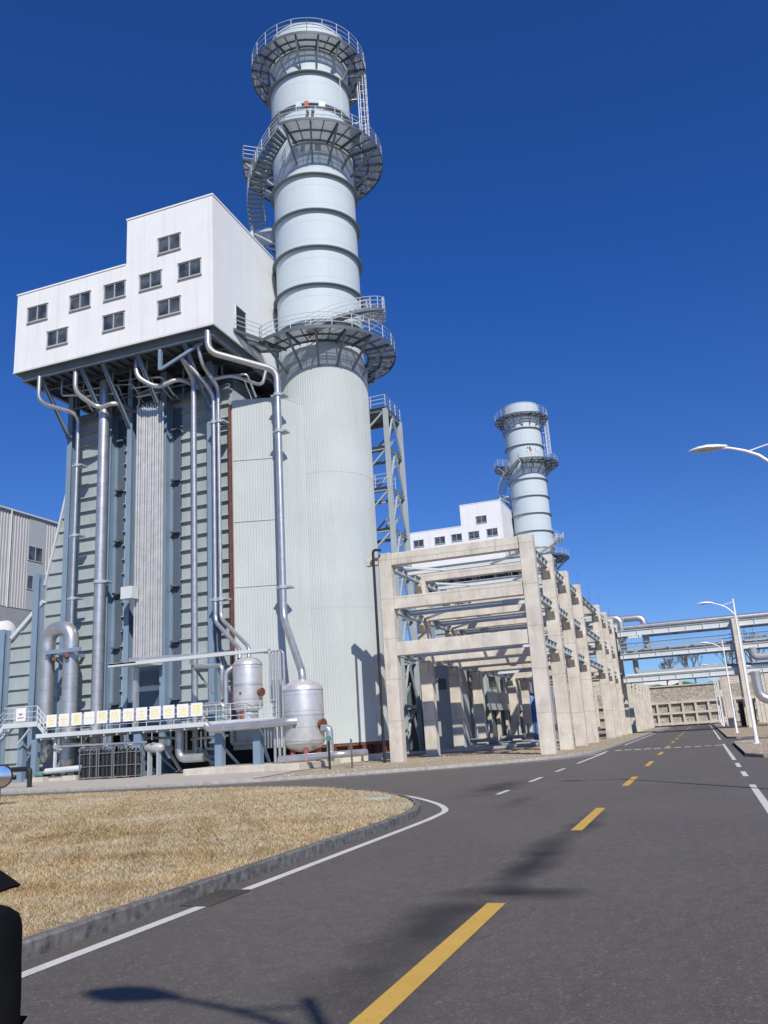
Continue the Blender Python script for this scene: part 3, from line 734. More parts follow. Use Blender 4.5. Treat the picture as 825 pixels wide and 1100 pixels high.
# ------------------------------------------------------------------ boiler
def boiler():
    root = thing('heat_recovery_boiler', (-40, 60, .1), 'tall grey green boiler casing with blue columns under the near white house', 'boiler', 'grey green boilers')
    YC = 54.0
    m = MB(); m.box(-45.7, -31.0, YC, 66.6, 3.3, 28.8); m.build('casing', 'casing', root)
    ins = MB(); ins.box(-47, -31, 57.5, 66.5, .1, 3.28); ins.build('void_shade_block', 'black', root); MB().box(-45.2, -31.3, 54.6, 66, 28.8, 30.2).build('roof_duct', 'dark_steel', root)  # black block added below the casing to stand for its dark shade
    for x in (-45.9, -41.95, -39.95, -36.7, -32.55):
        MB().ibeam((x, 53.45, .3), (x, 53.45, 31.15), .46, .9, .06, (0, 1, 0)).box(x - .5, x + .5, 53, 54, .1, .4).build('column', 'blue_steel', root)
    for y in (58, 62, 66):
        for x in (-45.9, -39.95, -32.55):
            MB().ibeam((x, y, 28.8), (x, y, 31.2), .4, .4, .05, (0, 1, 0)).build('column', 'blue_steel', root)
    def ribs(x0, x1, z0, z1, pitch, dep=.24, h=.08, y=YC):
        r = MB(); z = z0
        while z < z1: r.box(x0, x1, y - dep, y + .01, z, z + h); z += pitch
        return r
    strips = [(-45.45, -42.25), (-41.0, -40.25), (-39.6, -36.95), (-35.65, -32.85), (-32.2, -31.0)]
    for i, (a, b) in enumerate(strips):
        ribs(a, b, 3.9, 28.8, 1.13).build('stiffener', 'casing', root)
    for (a, b) in ((-41.68, -41.02), (-36.42, -35.68)):
        MB().box(a, b, YC - .10, YC - .003, 3.4, 28.2).build('edge_panel', 'blue_panel', root)  # recess shade beside the columns is put into the dark blue
        ribs(a, b - .02, 5.2, 28, 4.2, .4, .14, YC - .10).build('stiffener', 'dark_steel', root)
    m = MB(); m.box(-30.72, -30.56, 52.7, 52.93, 3.3, 27.0); m.build('rust_channel', 'rust', root)
    # inlet duct widening to the left of the casing
    m = MB(); m.prism([(-45.72, .6), (-45.72, 26.6), (-47.04, 21.2), (-48.55, 15.2), (-48.6, 13.9), (-51.7, 11.2), (-52.6, 10.2), (-57, 6.6), (-60, 5.2), (-60, 1.4), (-52, .8)], YC + .02, 66, 'XZ'); m.build('inlet_duct', 'casing', root)
    r = MB()
    for k in range(24):
        z = 1.4 + k * 1.13
        xe = -45.72 - (26.6 - z) * (1.32 / 5.4) if z > 21.2 else (-47.04 - (21.2 - z) * .252 if z > 14.2 else -60)
        for a, b in ((max(xe, -48.5), -46.2),) if z > 14 else ((-48.5, -46.2), (-51.9, -49.3), (-59, -52.5)):
            if z > 13.6 - (-48.6 - a) * .86 and a < -49: 
                a2 = -48.6 - (13.6 - z) / .86
                if a2 > b: continue
                a = max(a, a2)
            r.box(a + .1, b, YC - .14, YC + .04, z, z + .1)
    r.build('stiffener', 'casing', root)
    e = MB(); e.beam((-45.8, YC - .1, 26.6), (-47.04, YC - .1, 21.2), .3, .16); e.beam((-47.04, YC - .1, 21.2), (-48.55, YC - .1, 15.2), .3, .16); e.beam((-48.6, YC - .12, 13.9), (-51.7, YC - .12, 11.2), .3, .3); e.beam((-52.5, YC - .12, 10.2), (-57, YC - .12, 6.6), .3, .3)
    e.build('edge_trim', 'light_steel', root)
    for x, z in ((-48.9, 16.1), (-52.15, 11.9)): MB().ibeam((x, 53.6, .1), (x, 53.6, z), .55, .7, .06, (0, 1, 0)).build('column', 'blue_steel', root)
    # dark cubicle below the tube bank
    MB().box(-39.55, -36.98, 53.5, YC - .003, 3.4, 7.4).build('valve_cubicle', 'blue_panel', root)
    # steel and small pipework between casing roof and house
    m = MB()
    m.ibeam((-45.6, 53.5, 28.9), (-31, 53.5, 28.9), .3, .4, .04)
    for k in range(7): m.beam((-45.5 + 2.1 * k, 53.2, 28.7), (-45.5 + 2.1 * k, 53.2, 31.2), .14, .14)
    m.beam((-45.5, 52.9, 29.6), (-31, 52.9, 29.6), .1, .12); m.build('roof_steel', 'frame_steel', root)
    m = MB(); rs = random.Random(5)
    for k in range(16):
        x = rs.uniform(-45, -32); y = rs.uniform(50.5, 55); l = rs.uniform(1.5, 4); r_ = rs.uniform(.04, .09); z = rs.uniform(29.6, 31.1)
        m.tube(fillet([(x, y, 31.3), (x, y, z), (x + l, y + rs.uniform(-.2, .2), z - .3), (x + l, y + 1.5, 28.7)], .3), r_, 7)
    m.build('drain_pipework', 'alu_dull', root)
    # flue outlet duct tapering towards the chimney, corrugated
    q = [(-30.5, 52.95), (-27.1, 54.0), (-26.0, 56.5)]
    d = corrugate(q[0], q[1], 1.4, 27.4)
    for e in (corrugate(q[1], q[2], 1.4, 27.4), corrugate((-31, 53.3), q[0], 1.4, 27.4)): d.add(e.v, e.f)
    d.add([(x, y, 27.4) for x, y in [(-31, 53.3)] + q + [(-26, 63.7), (-31, 67)]], [(0, 1, 2, 3, 4, 5)])
    d.add([(-31, 67, 1.4), (-26, 63.7, 1.4), (-26, 63.7, 27.4), (-31, 67, 27.4)], [(0, 1, 2, 3)])
    d.build('outlet_duct', 'clad', root)
    for z in (8, 12.8, 17.7, 22.5): MB().beam((-30.5, 52.93, z), (-27.1, 53.98, z), .03, .05).build('duct_lap', 'clad', root)
    return root
BO = boiler()
for o, lab in ((CH, 'distant pale blue steel chimney rising behind the pipe rack'), (HO, 'distant white boiler house seen above the concrete pipe rack'), (BO, 'distant boiler casing hidden behind the concrete pipe rack')):
    clone(o, (0, 100.5, 0), lab)
BO['label'] = 'tall grey green boiler casing with blue columns under the near white house'

# ------------------------------------------------------------------ pipes and vessels at the boiler front
def pipes():
    pipe('steam_pipe', [(-45.9, 49.3, 31.2), (-45.9, 49.3, 29.0), (-44.2, 52.0, 28.6), (-44.2, 52.0, 11.2), (-44.2, 52.6, 9), (-44.2, 52.6, 3)], .165, 'slim silver pipe dropping beside the leftmost blue boiler column', .8, clamps=[(-44.2, 52, 24.2), (-44.2, 52, 18.4), (-44.2, 52, 13.4)])
    pipe('steam_pipe', [(-41.75, 52.1, 31), (-41.72, 52.1, 1.2)], .42, 'thick silver vertical pipe next to the second blue boiler column', .5, clamps=[(-41.72, 52.1, 14.4)])
    pipe('steam_pipe', [(-42.6, 49.6, 31.2), (-42.6, 49.6, 29.3), (-41.6, 51.3, 28.3), (-40.2, 51.3, 28.6), (-39.6, 53.5, 28.4)], .195, 'silver pipe bent under the white house left of the tube bank', .7)
    pipe('steam_pipe', [(-37.3, 50.2, 31.2), (-37.3, 50.2, 29.7), (-35.8, 50.8, 28.7), (-34.2, 51.3, 29.4), (-33.2, 53.3, 29.0)], .195, 'silver pipe curving under the white house above the tube bank', .7)
    pipe('steam_pipe', [(-33.4, 50.6, 30.6), (-33.25, 51.9, 29.3), (-33.25, 52, 5), (-33.25, 52, 1.0), (-32, 53.5, 1.0)], .215, 'silver vertical pipe in front of the right casing panels', .5)
    pipe('steam_pipe', [(-33.4, 50.3, 30.7), (-33.0, 50.3, 30.2), (-31.9, 51.3, 28.6), (-31.55, 52, 27.6), (-31.55, 52, 10.3), (-28.4, 49.9, 7.9), (-28.4, 49.7, 6.9)], .15, 'left one of the twin silver pipes running down to the upper vessel', .5, clamps=[(-31.55, 52, 25.5), (-31.55, 52, 11.9)])
    pipe('steam_pipe', [(-31.6, 49.9, 31), (-31.5, 50.3, 29.6), (-31.15, 52, 28.2), (-31.1, 52, 10.5), (-27.7, 49.9, 8.0), (-27.7, 49.7, 6.9)], .14, 'right one of the twin silver pipes running down to the upper vessel', .5, clamps=[(-31.1, 52, 25.5), (-31.1, 52, 11.9)])
    pipe('steam_pipe', [(-30.35, 49.3, 31.6), (-30.35, 49.3, 29.9), (-26.4, 52.6, 28.9), (-26.45, 52.6, 10.1), (-23.7, 49.5, 6.0), (-23.7, 49.5, 5.3)], .25, 'long silver pipe crossing from the house corner down to the lower vessel', .8, clamps=[(-26.4, 52.6, 26.9), (-26.4, 52.6, 24.0), (-26.45, 52.6, 12.3)])
    pipe('steam_pipe', [(-31.2, 51.2, 28.6), (-29.5, 51.2, 28.6), (-28.2, 53.6, 28.4), (-28.2, 54.5, 30.5)], .13, 'thin silver pipe looping below the corner of the white house', .6)
    # inverted U of large insulated pipe
    o = pipe('steam_pipe', [(-45.45, 51, 1.9), (-45.45, 51, 11.0), (-43.28, 51, 11.0), (-43.28, 51, 1.5)], .56, 'large silver inverted U pipe at the left of the boiler front', 1.08, n=20)
    for x, z in ((-45.45, 1.9), (-43.28, 1.5)): MB().lathe([(0.01, -.6), (.3, -.52), (.5, -.3), (.56, 0)], (x, 51, z), 20).build('pipe_end', 'alu_tank', o)
    MB().box(-45.0, -41.9, 50.2, 50.45, 9.05, 9.35).box(-44.7, -44.45, 50.4, 54, 9.05, 9.3).beam((-44.6, 50.3, 9.0), (-44.6, 53.8, 7.4), .15, .15).build('pipe_bracket', 'blue_steel', o)
    MB().tube([(-44.55, 50.6, 8.6), (-44.2, 50.3, 8.7)], .16, 10).build('spring_hanger', 'rust', o); MB().tube([(-43.2, 50.45, 8.75), (-42.9, 50.1, 8.85)], .17, 10).build('spring_hanger', 'rust', o)
    # tube bank of silver risers
    b = MB()
    for k in range(12): b.tube([(-38.62 + k * .21, 52.25 + .02 * (k % 3), 7.7), (-38.62 + k * .21, 52.25 + .02 * (k % 3), 28.3 - .2 * (k % 2))], .092 + .008 * (k % 2), 10)
    o = b.build('tube_bank', 'tube_alu', None, origin=(-37.5, 52.25, 7.7)); tag(o, 'bank of slim silver tubes in the middle of the boiler front', 'pipes', None, 'thing')
    MB().box(-39.2, -38.2, 51.3, 52.1, 12.7, 13.6).build('junction_box', 'light_steel', o)
    b = MB(); b.tube(fillet([(-38.5, 52.25, 28.3), (-38.5, 52.25, 29.4), (-37.6, 52.25, 29.5)], .3), .07, 7); b.tube([(-38.6, 52.1, 29.0), (-36.4, 52.1, 29.0)], .09, 8); b.build('header_pipe', 'alu_dull', o)
    # narrow pipe shelf
    s = MB(); s.box(-38.3, -36.0, 48.9, 51.8, 7.62, 7.74); s.box(-38.3, -25.9, 48.9, 49.3, 7.5, 7.72); o = s.build('pipe_shelf', 'light_steel', None, origin=(-37, 49, 7.5)); tag(o, 'long thin steel shelf across the boiler front above the slogan boards', 'shelf', None, 'thing')
    s = MB(); s.tube([(-36.8, 49.3, 7.9), (-25.8, 49.1, 7.55)], .14, 8); s.build('shelf_pipe', 'alu_dull', o)
    MB().beam((-36.75, 50, 7.5), (-36.75, 50, 3.3), .3, .3).build('shelf_post', 'alu_dull', o); MB().beam((-32.4, 50, 7.5), (-30.6, 50, 5.2), .12, .12).build('shelf_brace', 'frame_steel', o)
    for k in range(5):
        x = -25.75 + k * .24
        pipe('riser_pipe', [(x - .4 - .1 * k, 49.12, 7.45), (x, 49.1, 7.45), (x, 49.1, 4.2 if k < 2 else 3.2), ], .085, 'slim silver riser pipes standing between the two vessels', .25, n=8, group='riser pipes between the vessels')
    for k in range(3):
        x = -25.35 + k * .32
        pipe('drain_pipe', [(x, 48.7, 5.6), (x, 48.7, .55)], .1, 'short silver drain pipes left of the lower vessel', .2, n=8, group='drain pipes left of the lower vessel')
    pipe('steam_pipe', [(-29.9, 48.0, 3.1), (-29.6, 48.0, 2.85), (-24.1, 48.05, 2.95), (-23.6, 48.3, 2.95)], .26, 'silver pipe lying along the deck edge into the lower vessel', .3)
    pipe('steam_pipe', [(-24.4, 47.3, .75), (-20.3, 47.6, .85), (-19.6, 49.5, .85)], .21, 'silver pipe lying on the ground right of the lower vessel', .5)
    pipe('steam_pipe', [(-29.4, 49.5, 4.9), (-29.4, 49.2, 5.6), (-29.4, 49.2, 6.9), (-31.6, 49.4, 7.0)], .15, 'thin silver pipe with a bend left of the upper vessel', .3)
    pipe('steam_pipe', [(-28.95, 48.9, 3.3), (-28.95, 48.9, 6.4), (-28.3, 49.3, 6.9)], .16, 'thin silver pipe hugging the left side of the upper vessel', .3)
    pipe('steam_pipe', [(-30.6, 48.8, 3.3), (-30.6, 48.8, 4.4), (-29.1, 48.8, 4.4), (-29.1, 48.8, 3.4)], .17, 'low silver loop pipe on the deck beside the upper vessel', .35)
    pipe('steam_pipe', [(-42.4, 47.9, .8), (-39.4, 47.9, .9)], .19, 'pale pipe lying low behind the gas cylinder racks', .2, mat='light_steel')
    pipe('steam_pipe', [(-33.2, 50, 3), (-33.2, 50, 1.1), (-31.4, 50.2, 1.1)], .3, 'silver elbow pipe hanging below the deck', .5)
    pipe('steam_pipe', [(-21.7, 47.8, 2.4), (-21.2, 47.8, 2.4), (-21.2, 47.8, .5)], .22, 'silver elbow pipe beside the red manhole of the lower vessel', .5)
    for i in range(4):
        pipe('drain_pipe', [(-43 + i * 3.4, 50.4 + .4 * (i % 2), 2.6 - .3 * (i % 2)), (-39.8 + i * 3.4, 50.2, 2.4)], .09, 'grey service pipes slung under the slogan deck', .2, mat='alu_dull', n=8, group='service pipes under the deck')
    def vessel(x, y, z0, z1, r, label, legs):
        root = thing('pressure_vessel', (x, y, z0 - (.5 if legs else .1)), label, 'vessel')
        h = r * .55; prof = [(0.01, z0)] + [(r * math.sin(t * math.pi / 16), z0 + h * (1 - math.cos(t * math.pi / 16))) for t in range(1, 9)]
        prof += [(r, z1 - h)] + [(r * math.cos(t * math.pi / 16), z1 - h + h * math.sin(t * math.pi / 16)) for t in range(1, 8)] + [(.01, z1)]
        b = MB(); b.lathe(prof, (x, y, 0), 40); b.build('shell', 'alu_tank', root)
        for z in (z0 + h, (z0 + z1) / 2, z1 - h): MB().lathe([(r, z - .03), (r + .02, z - .03), (r + .02, z + .03), (r, z + .03)], (x, y, 0), 40).build('band', 'alu_dull', root)
        a = R(-12); q = V((x + r * math.cos(a), y + r * math.sin(a), z0 + (z1 - z0) * .36)); d = V((math.cos(a), math.sin(a), 0)).normalized()
        MB().tube([q - d * .1, q + d * .22], r * .22, 18).tube([q + d * .2, q + d * .27], r * .28, 18).build('manhole', 'rust', root)
        MB().box(x - .1, x + .06, y - r - .015, y - r + .1, z0 + (z1 - z0) * .33, z0 + (z1 - z0) * .33 + .17).build('plate', 'dark_steel', root)
        if legs:
            for a in (-130, -60, 20, 110): MB().tube([(x + r * .62 * math.cos(R(a)), y + r * .62 * math.sin(R(a)), z0 - .55), (x + r * .62 * math.cos(R(a)), y + r * .62 * math.sin(R(a)), z0 + .25)], .16, 10).build('leg', 'red_primer', root)
        else:
            MB().tube([(x, y, z0 - .35), (x, y, z0 + .1)], r * .7, 20).build('skirt', 'alu_dull', root)
            MB().tube([(x - .1, y - r * .6, z0 - .3), (x - .1, y - r * .6, z0 + .3)], .17, 10).build('nozzle', 'red_primer', root)
    vessel(-27.65, 49.5, 3.65, 7.3, .97, 'smaller silver vessel standing on the deck beside slogan boards', False)
    vessel(-23.7, 49.5, 1.05, 5.55, 1.3, 'larger silver vessel on red legs at the right end of the deck', True)
pipes()

# ------------------------------------------------------------------ front deck with slogan boards
def deck():
    root = thing('access_deck', (-34, 49.5, .1), 'long pale steel access deck carrying the yellow slogan boards', 'platform')
    MB().box(-43.9, -25.2, 48.5, 51.8, 3.14, 3.2).build('deck_plate', 'light_steel', root)
    f = MB(); f.box(-43.9, -25.2, 48.44, 48.5, 3.04, 3.32); f.box(-43.9, -43.84, 48.5, 51.8, 2.96, 3.3); f.box(-25.2, -25.14, 48.5, 51.8, 2.96, 3.3)
    for k in range(18): f.beam((-43.5 + k * 1.06, 48.5, 3.0), (-43.5 + k * 1.06, 51.8, 3.0), .1, .2)
    f.build('deck_frame', 'light_steel', root)
    rl = MB(); railing(rl, [(-43.3, 48.52, 3.2), (-25.2, 48.52, 3.2)], 1.15, .025, 1.06); railing(rl, [(-25.2, 48.52, 3.2), (-25.2, 51.7, 3.2)], 1.15, .025, 1.1); rl.build('railing', 'light_steel', root)
    for x, w, mt in ((-42.55, .16, 'light_steel'), (-29.42, .5, 'blue_steel'), (-26.65, .5, 'blue_steel'), (-35.6, .55, 'blue_steel')):
        MB().beam((x, 48.9, .1), (x, 48.9, 2.96), w, w).box(x - w * .8, x + w * .8, 48.9 - w * .8, 48.9 + w * .8, .1, .45).build('support_post', mt, root)
    m = MB(); m.beam((-42.5, 48.6, 2.4), (-34.8, 48.6, 2.3), .1, .12)
    for k in range(5): m.beam((-42 + k * 1.9, 48.6, 2.4), (-42 + k * 1.9, 48.6, 3.0), .06, .06); m.beam((-42 + k * 1.9, 48.5, 2.0), (-41.7 + k * 1.9, 48.4, 2.2), .25, .12)
    m.build('cable_tray', 'alu_dull', root)
    # left raised landing with stairs
    r2 = thing('stair_landing', (-45.3, 50, .1), 'small raised steel landing with stairs left of the slogan boards', 'platform')
    MB().box(-47.0, -43.95, 48.6, 51, 4.06, 4.12).build('deck_plate', 'light_steel', r2)
    f = MB(); f.box(-47, -43.95, 48.54, 48.6, 3.86, 4.2); f.box(-47.05, -47, 48.6, 51, 3.86, 4.2); f.beam((-44.6, 48.7, 3.8), (-45.9, 49, 2.8), .12, .12); f.build('deck_frame', 'light_steel', r2)
    rl = MB(); railing(rl, [(-47, 48.6, 4.12), (-44.0, 48.6, 4.12)], 1.15, .025, 1.0); railing(rl, [(-47, 48.6, 4.12), (-47, 51, 4.12)], 1.15, .025, 1.0)
    railing(rl, [(-44.0, 48.62, 4.12), (-43.1, 48.62, 3.2)], 1.1, .03, .5); rl.build('railing', 'light_steel', r2)
    st = MB(); st.beam((-47.0, 48.7, 4.0), (-51.6, 48.7, .25), .06, .3); st.beam((-47.0, 49.6, 4.0), (-51.6, 49.6, .25), .06, .3)
    for k in range(16): st.box(-47.25 - k * .285, -46.98 - k * .285, 48.72, 49.58, 3.86 - k * .232, 3.9 - k * .232)
    st.beam((-44.0, 48.7, 4.0), (-43.2, 48.7, 3.2), .06, .25)
    sto = st.build('stair', 'light_steel', r2)
    rl = MB(); railing(rl, [(-47.1, 48.7, 4.0), (-51.6, 48.7, .25)], 1.05, .028, 1.2); railing(rl, [(-47.1, 49.6, 4.0), (-51.6, 49.6, .25)], 1.05, .028, 1.2); rl.build('railing', 'light_steel', sto)
    st = MB(); st.beam((-45.2, 50.2, 3.2), (-47.6, 50.2, .6), .05, .3); st.beam((-45.2, 51, 3.2), (-47.6, 51, .6), .05, .3)
    for k in range(11): st.box(-45.5 - k * .2, -45.25 - k * .2, 50.17, 51.03, 3.0 - k * .217, 3.04 - k * .217)
    st.build('stair', 'grey_steel', r2)
    for x in (-46.1, -44.9): MB().beam((x, 49.6, .1), (x, 49.6, 3.95), .42, .42).box(x - .5, x + .5, 49.1, 50.1, .1, .32).build('support_post', 'blue_steel', r2)
    s = MB(); s.box(-45.75, -44.9, 48.46, 48.5, 4.3, 5.2); o = s.build('sign_board', 'sign_white', None, origin=(-45.3, 48.48, 4.3)); tag(o, 'square white sign with small dark emblem on the left landing rail', 'sign', None, 'thing')
    MB().lathe([(.09, 0), (.16, 0), (.16, .02), (.09, .02)], (-45.32, 48.44, 4.85), 16, R(180), R(360), 'Y').box(-45.6, -45.05, 48.445, 48.459, 4.5, 4.55).build('emblem', 'dark_steel', o)
    words = [('安', 'first slogan board from the left, yellow character 安'), ('全', 'slogan board with yellow character 全, right of 安'), ('第', 'slogan board with yellow character 第 before the single stroke board'),
             ('一', 'slogan board bearing only one yellow horizontal stroke 一'), ('预', 'slogan board with yellow character 预 right of the stroke 一'), ('防', 'slogan board with yellow character 防 between 预 and 为'),
             ('为', 'slogan board with yellow character 为 between 防 and 主'), ('主', 'slogan board with yellow character 主 between 为 and 综'), ('综', 'slogan board with yellow character 综 between 主 and 合'),
             ('合', 'slogan board with yellow character 合 between 综 and 治'), ('治', 'slogan board with yellow character 治, second from the right end'), ('理', 'last slogan board on the right, yellow character 理')]
    for i, (ch, lab) in enumerate(words):
        x = -42.97 + i * 1.064
        b = MB(); b.box(x, x + .86, 48.38, 48.42, 3.72, 4.56); o = b.build('slogan_board', 'sign_white', None, origin=(x + .43, 48.4, 3.72)); tag(o, lab, 'sign', 'white slogan boards on the deck railing', 'thing')
        cu = bpy.data.curves.new('character', 'FONT'); cu.body = ch; cu.size = .68; cu.align_x = 'CENTER'
        tmp = bpy.data.objects.new('tmp', cu); COL.objects.link(tmp); dg = bpy.context.evaluated_depsgraph_get()
        me = bpy.data.meshes.new_from_object(tmp.evaluated_get(dg)); bpy.data.objects.remove(tmp)
        zc = sorted(v.co.y for v in me.vertices); mid = (zc[0] + zc[-1]) / 2; xc = [v.co.x for v in me.vertices]; xm = (min(xc) + max(xc)) / 2
        for v in me.vertices: v.co = (v.co.x - xm, -.024, v.co.y - mid + .42)
        me.materials.clear(); me.materials.append(M['yellow_sign']); co = bpy.data.objects.new('character', me); COL.objects.link(co); co.parent = o
    # gas cylinder racks
    for ri, (x0, n, lab, wh) in enumerate(((-39.3, 4, 'leftmost open steel rack of black gas cylinders', 'left'), (-37.75, 3, 'narrow middle open steel rack of black gas cylinders', 'middle'), (-36.55, 5, 'rightmost open steel rack of black gas cylinders', 'right'))):
        w = n * .32 + .1; f = MB()
        for x in (x0, x0 + w):
            for y in (47.5, 48.2): f.beam((x, y, .13), (x, y, 2.2), .05, .05)
        for z in (.25, .95, 1.75, 2.18):
            for y in (47.5, 48.2): f.beam((x0, y, z), (x0 + w, y, z), .03, .04)
            for x in (x0, x0 + w): f.beam((x, 47.5, z), (x, 48.2, z), .05, .06)
        if n > 3: f.beam((x0 + w * .6, 47.5, .2), (x0 + w * .6, 47.5, 2.2), .05, .05)
        o = f.build('cylinder_rack', 'frame_steel', None, origin=(x0 + w / 2, 47.85, .13)); tag(o, lab, 'rack', 'gas cylinder racks', 'thing')
        for k in range(n):
            for y in (47.68, 48.02):
                c = MB(); cx = x0 + .21 + k * .32
                c.lathe([(.01, .3), (.145, .3), (.145, 1.72), (.11, 1.84), (.05, 1.9), (.05, 1.98), (.01, 1.98)], (cx, y, 0), 12)
                q = c.build('gas_cylinder', 'black', None, origin=(cx, y, .3)); tag(q, f'black gas cylinders standing in the {wh} open steel rack', 'gas cylinder', f'black gas cylinders in the {wh} rack', 'thing')
                MB().tube([(cx, y, 1.96), (cx, y, 2.08)], .035, 6).tube([(cx - .06, y, 2.04), (cx + .06, y, 2.04)], .025, 6).build('valve', 'alu_dull', q)
deck()

def clutter():
    rs = random.Random(3)
    for (x, y, s, lab) in ((-42.9, 47.8, .35, 'green pump set at the foot of the inverted U pipe'), (-40.4, 48.1, .45, 'green pump set just left of the gas cylinder racks'), (-41.9, 48.4, .3, 'small green pump set between the two larger green ones')):
        root = thing('pump', (x, y, .12), lab, 'pump')
        MB().lathe([(.01, -.3), (.13, -.3), (.16, -.2), (.16, .2), (.12, .27), (.01, .27)], (x, y, .62), 14, axis='X').build('motor', 'green_paint', root)
        MB().box(x - .6, x + .6, y - .3, y + .3, .12, .45).build('base', 'concrete_pale', root)
    o = MB().lathe([(.01, -.75), (.2, -.68), (.3, -.45), (.3, .45), (.2, .68), (.01, .75)], (-34.2, 48.6, 1.9), 16, axis='X').build('separator_vessel', 'alu_tank', None, origin=(-34.2, 48.6, 1.9)); tag(o, 'small horizontal silver vessel right of the gas cylinder racks', 'vessel', None, 'thing')
    MB().box(-34.6, -34.5, 48.4, 48.8, .12, 1.75).box(-33.9, -33.8, 48.4, 48.8, .12, 1.75).build('leg', 'grey_steel', o)
    for i in range(9):
        x = -42.5 + i * 1.45 + rs.uniform(-.3, .3); y = rs.uniform(51.2, 53); z = rs.uniform(1.0, 2.2)
        pipe('drain_pipe', [(x, y, 3.1), (x, y, z), (x + rs.uniform(.8, 2.5), y, z), (x + rs.uniform(2.6, 3), y, .3)], rs.uniform(.06, .13), 'small drain pipes bending down in the dark space below the deck', .25, mat='alu_dull', n=8, group='drain pipes below the deck')
    for i in range(5):
        x = -41.5 + i * 2.4; y = 50.6; z = 1.5 + .3 * (i % 2)
        root = thing('valve', (x, y, z), 'dark hand valves hanging in the pipework below the deck', 'valve', 'hand valves below the deck')
        MB().tube([(x, y, z + 1.3), (x, y, z - .2)], .07, 8).build('stem', 'alu_dull', root); MB().lathe([(.01, -.2), (.16, -.15), (.2, 0), (.16, .15), (.01, .2)], (x, y, z), 12).build('body', 'hall_low', root)
        MB().tube([V((x + .22 * math.cos(k * math.pi / 6), y - .35, z + .22 * math.sin(k * math.pi / 6))) for k in range(13)], .025, 6).tube([(x, y, z), (x, y - .35, z)], .03, 6).build('hand_wheel', 'light_steel', root)
    # knee pipe barrier on the apron
    o = MB().tube(fillet([(-37.0, 40.5, .12), (-37.0, 40.5, 1.15), (-39.4, 40.6, 1.15), (-39.4, 40.6, .12)], .25), .14, 12).build('pipe_barrier', 'black', None, origin=(-38, 40.5, .12)); tag(o, 'black bent pipe barrier standing on the concrete apron', 'barrier', None, 'thing')
    # posts by the vessel
    p = MB().tube([(-20.3, 45.6, .1), (-20.3, 45.6, 1.75)], .07, 8).build('marker_post', 'black', None, origin=(-20.3, 45.6, .1)); tag(p, 'dark marker post topped with a green disc by the verge', 'post', None, 'thing')
    MB().tube([(-20.3, 45.5, 1.8), (-20.3, 45.62, 1.8)], .16, 12).build('disc', 'green_paint', p)
    p = MB().tube([(-19.0, 45.8, .1), (-19.0, 45.8, 1.7)], .06, 8).build('marker_post', 'dark_steel', None, origin=(-19, 45.8, .1)); tag(p, 'plain thin dark post on the dirt left of the rack column', 'post', None, 'thing')
    o = MB().tube(fillet([(-18.6, 51.7, 13.75), (-19.15, 51.6, 13.85), (-19.15, 51.5, .1)], .3), .09, 10).build('downpipe', 'black', None, origin=(-19.25, 51.5, .1)); tag(o, 'tall black downpipe in front of the first left rack column', 'pipe', None, 'thing')
    # convex mirror on a red post at the far left of the lawn
    root = thing('traffic_mirror', (-24.75, 25.6, .13), 'round convex mirror on a thin red post at the lawn edge', 'mirror')
    MB().tube([(-24.75, 25.6, .1), (-24.75, 25.6, 1.1)], .035, 8).build('post', 'rust', root)
    a = math.atan2(-25.6, 24.75 - 2); c, s_ = math.cos(a), math.sin(a); cen = V((-24.75, 25.6, 1.18)); d = V((c, s_, -.16)).normalized(); t = V((-s_, c, 0))
    def dome(mb, r, dep, off, n=24, rings=5):
        vs = []; 
        for i in range(rings + 1):
            q = i / rings
            for k in range(n):
                an = 2 * math.pi * k / n; vs.append(cen + t * (r * q * math.cos(an)) + V((0, 0, r * q * math.sin(an))) + d * (off + dep * (1 - q * q)))
        return mb.add(vs, [(i * n + k, i * n + (k + 1) % n, (i + 1) * n + (k + 1) % n, (i + 1) * n + k) for i in range(rings) for k in range(n)])
    dome(MB(), .38, .035, .03).build('mirror_face', 'mirror', root)
    ring = [cen + t * (.40 * math.cos(k * math.pi / 16)) + V((0, 0, .40 * math.sin(k * math.pi / 16))) + d * .02 for k in range(33)]
    dome(MB(), .40, -.10, .0).tube(ring, .035, 8).build('rim', 'black', root)
    # drain grate and green cover
    g = MB()
    for k in range(8): g.box(-6.06, -5.7, 9.2 + k * .125, 9.2 + k * .125 + .05, -.02, .016)
    for x in (-6.09, -5.89, -5.7): g.box(x, x + .03, 9.17, 10.12, -.02, .018)
    o = g.build('drain_grate', 'cast_iron', None, origin=(-5.85, 9.65, 0)); tag(o, 'dark slotted drain grate in the gutter beside the lawn kerb', 'grate', None, 'thing')
    MB().box(-6.09, -5.67, 9.17, 10.12, -.01, .003).build('pit', 'black', o)
    o = MB().box(-8.85, -8.15, 22.05, 22.5, .1, .185).build('utility_cover', 'pale_green', None, origin=(-8.5, 22.3, .1), bev=.02); tag(o, 'pale green utility cover set in the lawn near its corner', 'cover', None, 'thing')
    # lattice stair tower behind the chimney
    root = thing('stair_tower', (-26.8, 74, .1), 'slim blue grey lattice stair tower rising behind the near chimney', 'tower')
    X0, X1, Y0, Y1 = -29, -24.6, 72, 76.2; top = 32.4
    for x in (X0, X1):
        for y in (Y0, Y1): MB().ibeam((x, y, .1), (x, y, top), .42, .42, .05, (0, 1, 0)).build('leg', 'grey_steel', root)
    lv = [4.1, 8.2, 12.2, 16.3, 20.3, 24.3, 28.4, 32.3]
    for z in lv:
        m = MB()
        for y in (Y0, Y1): m.ibeam((X0, y, z), (X1, y, z), .2, .3, .03)
        for x in (X0, X1): m.ibeam((x, Y0, z), (x, Y1, z), .2, .3, .03)
        m.build('crossbeam', 'grey_steel', root)
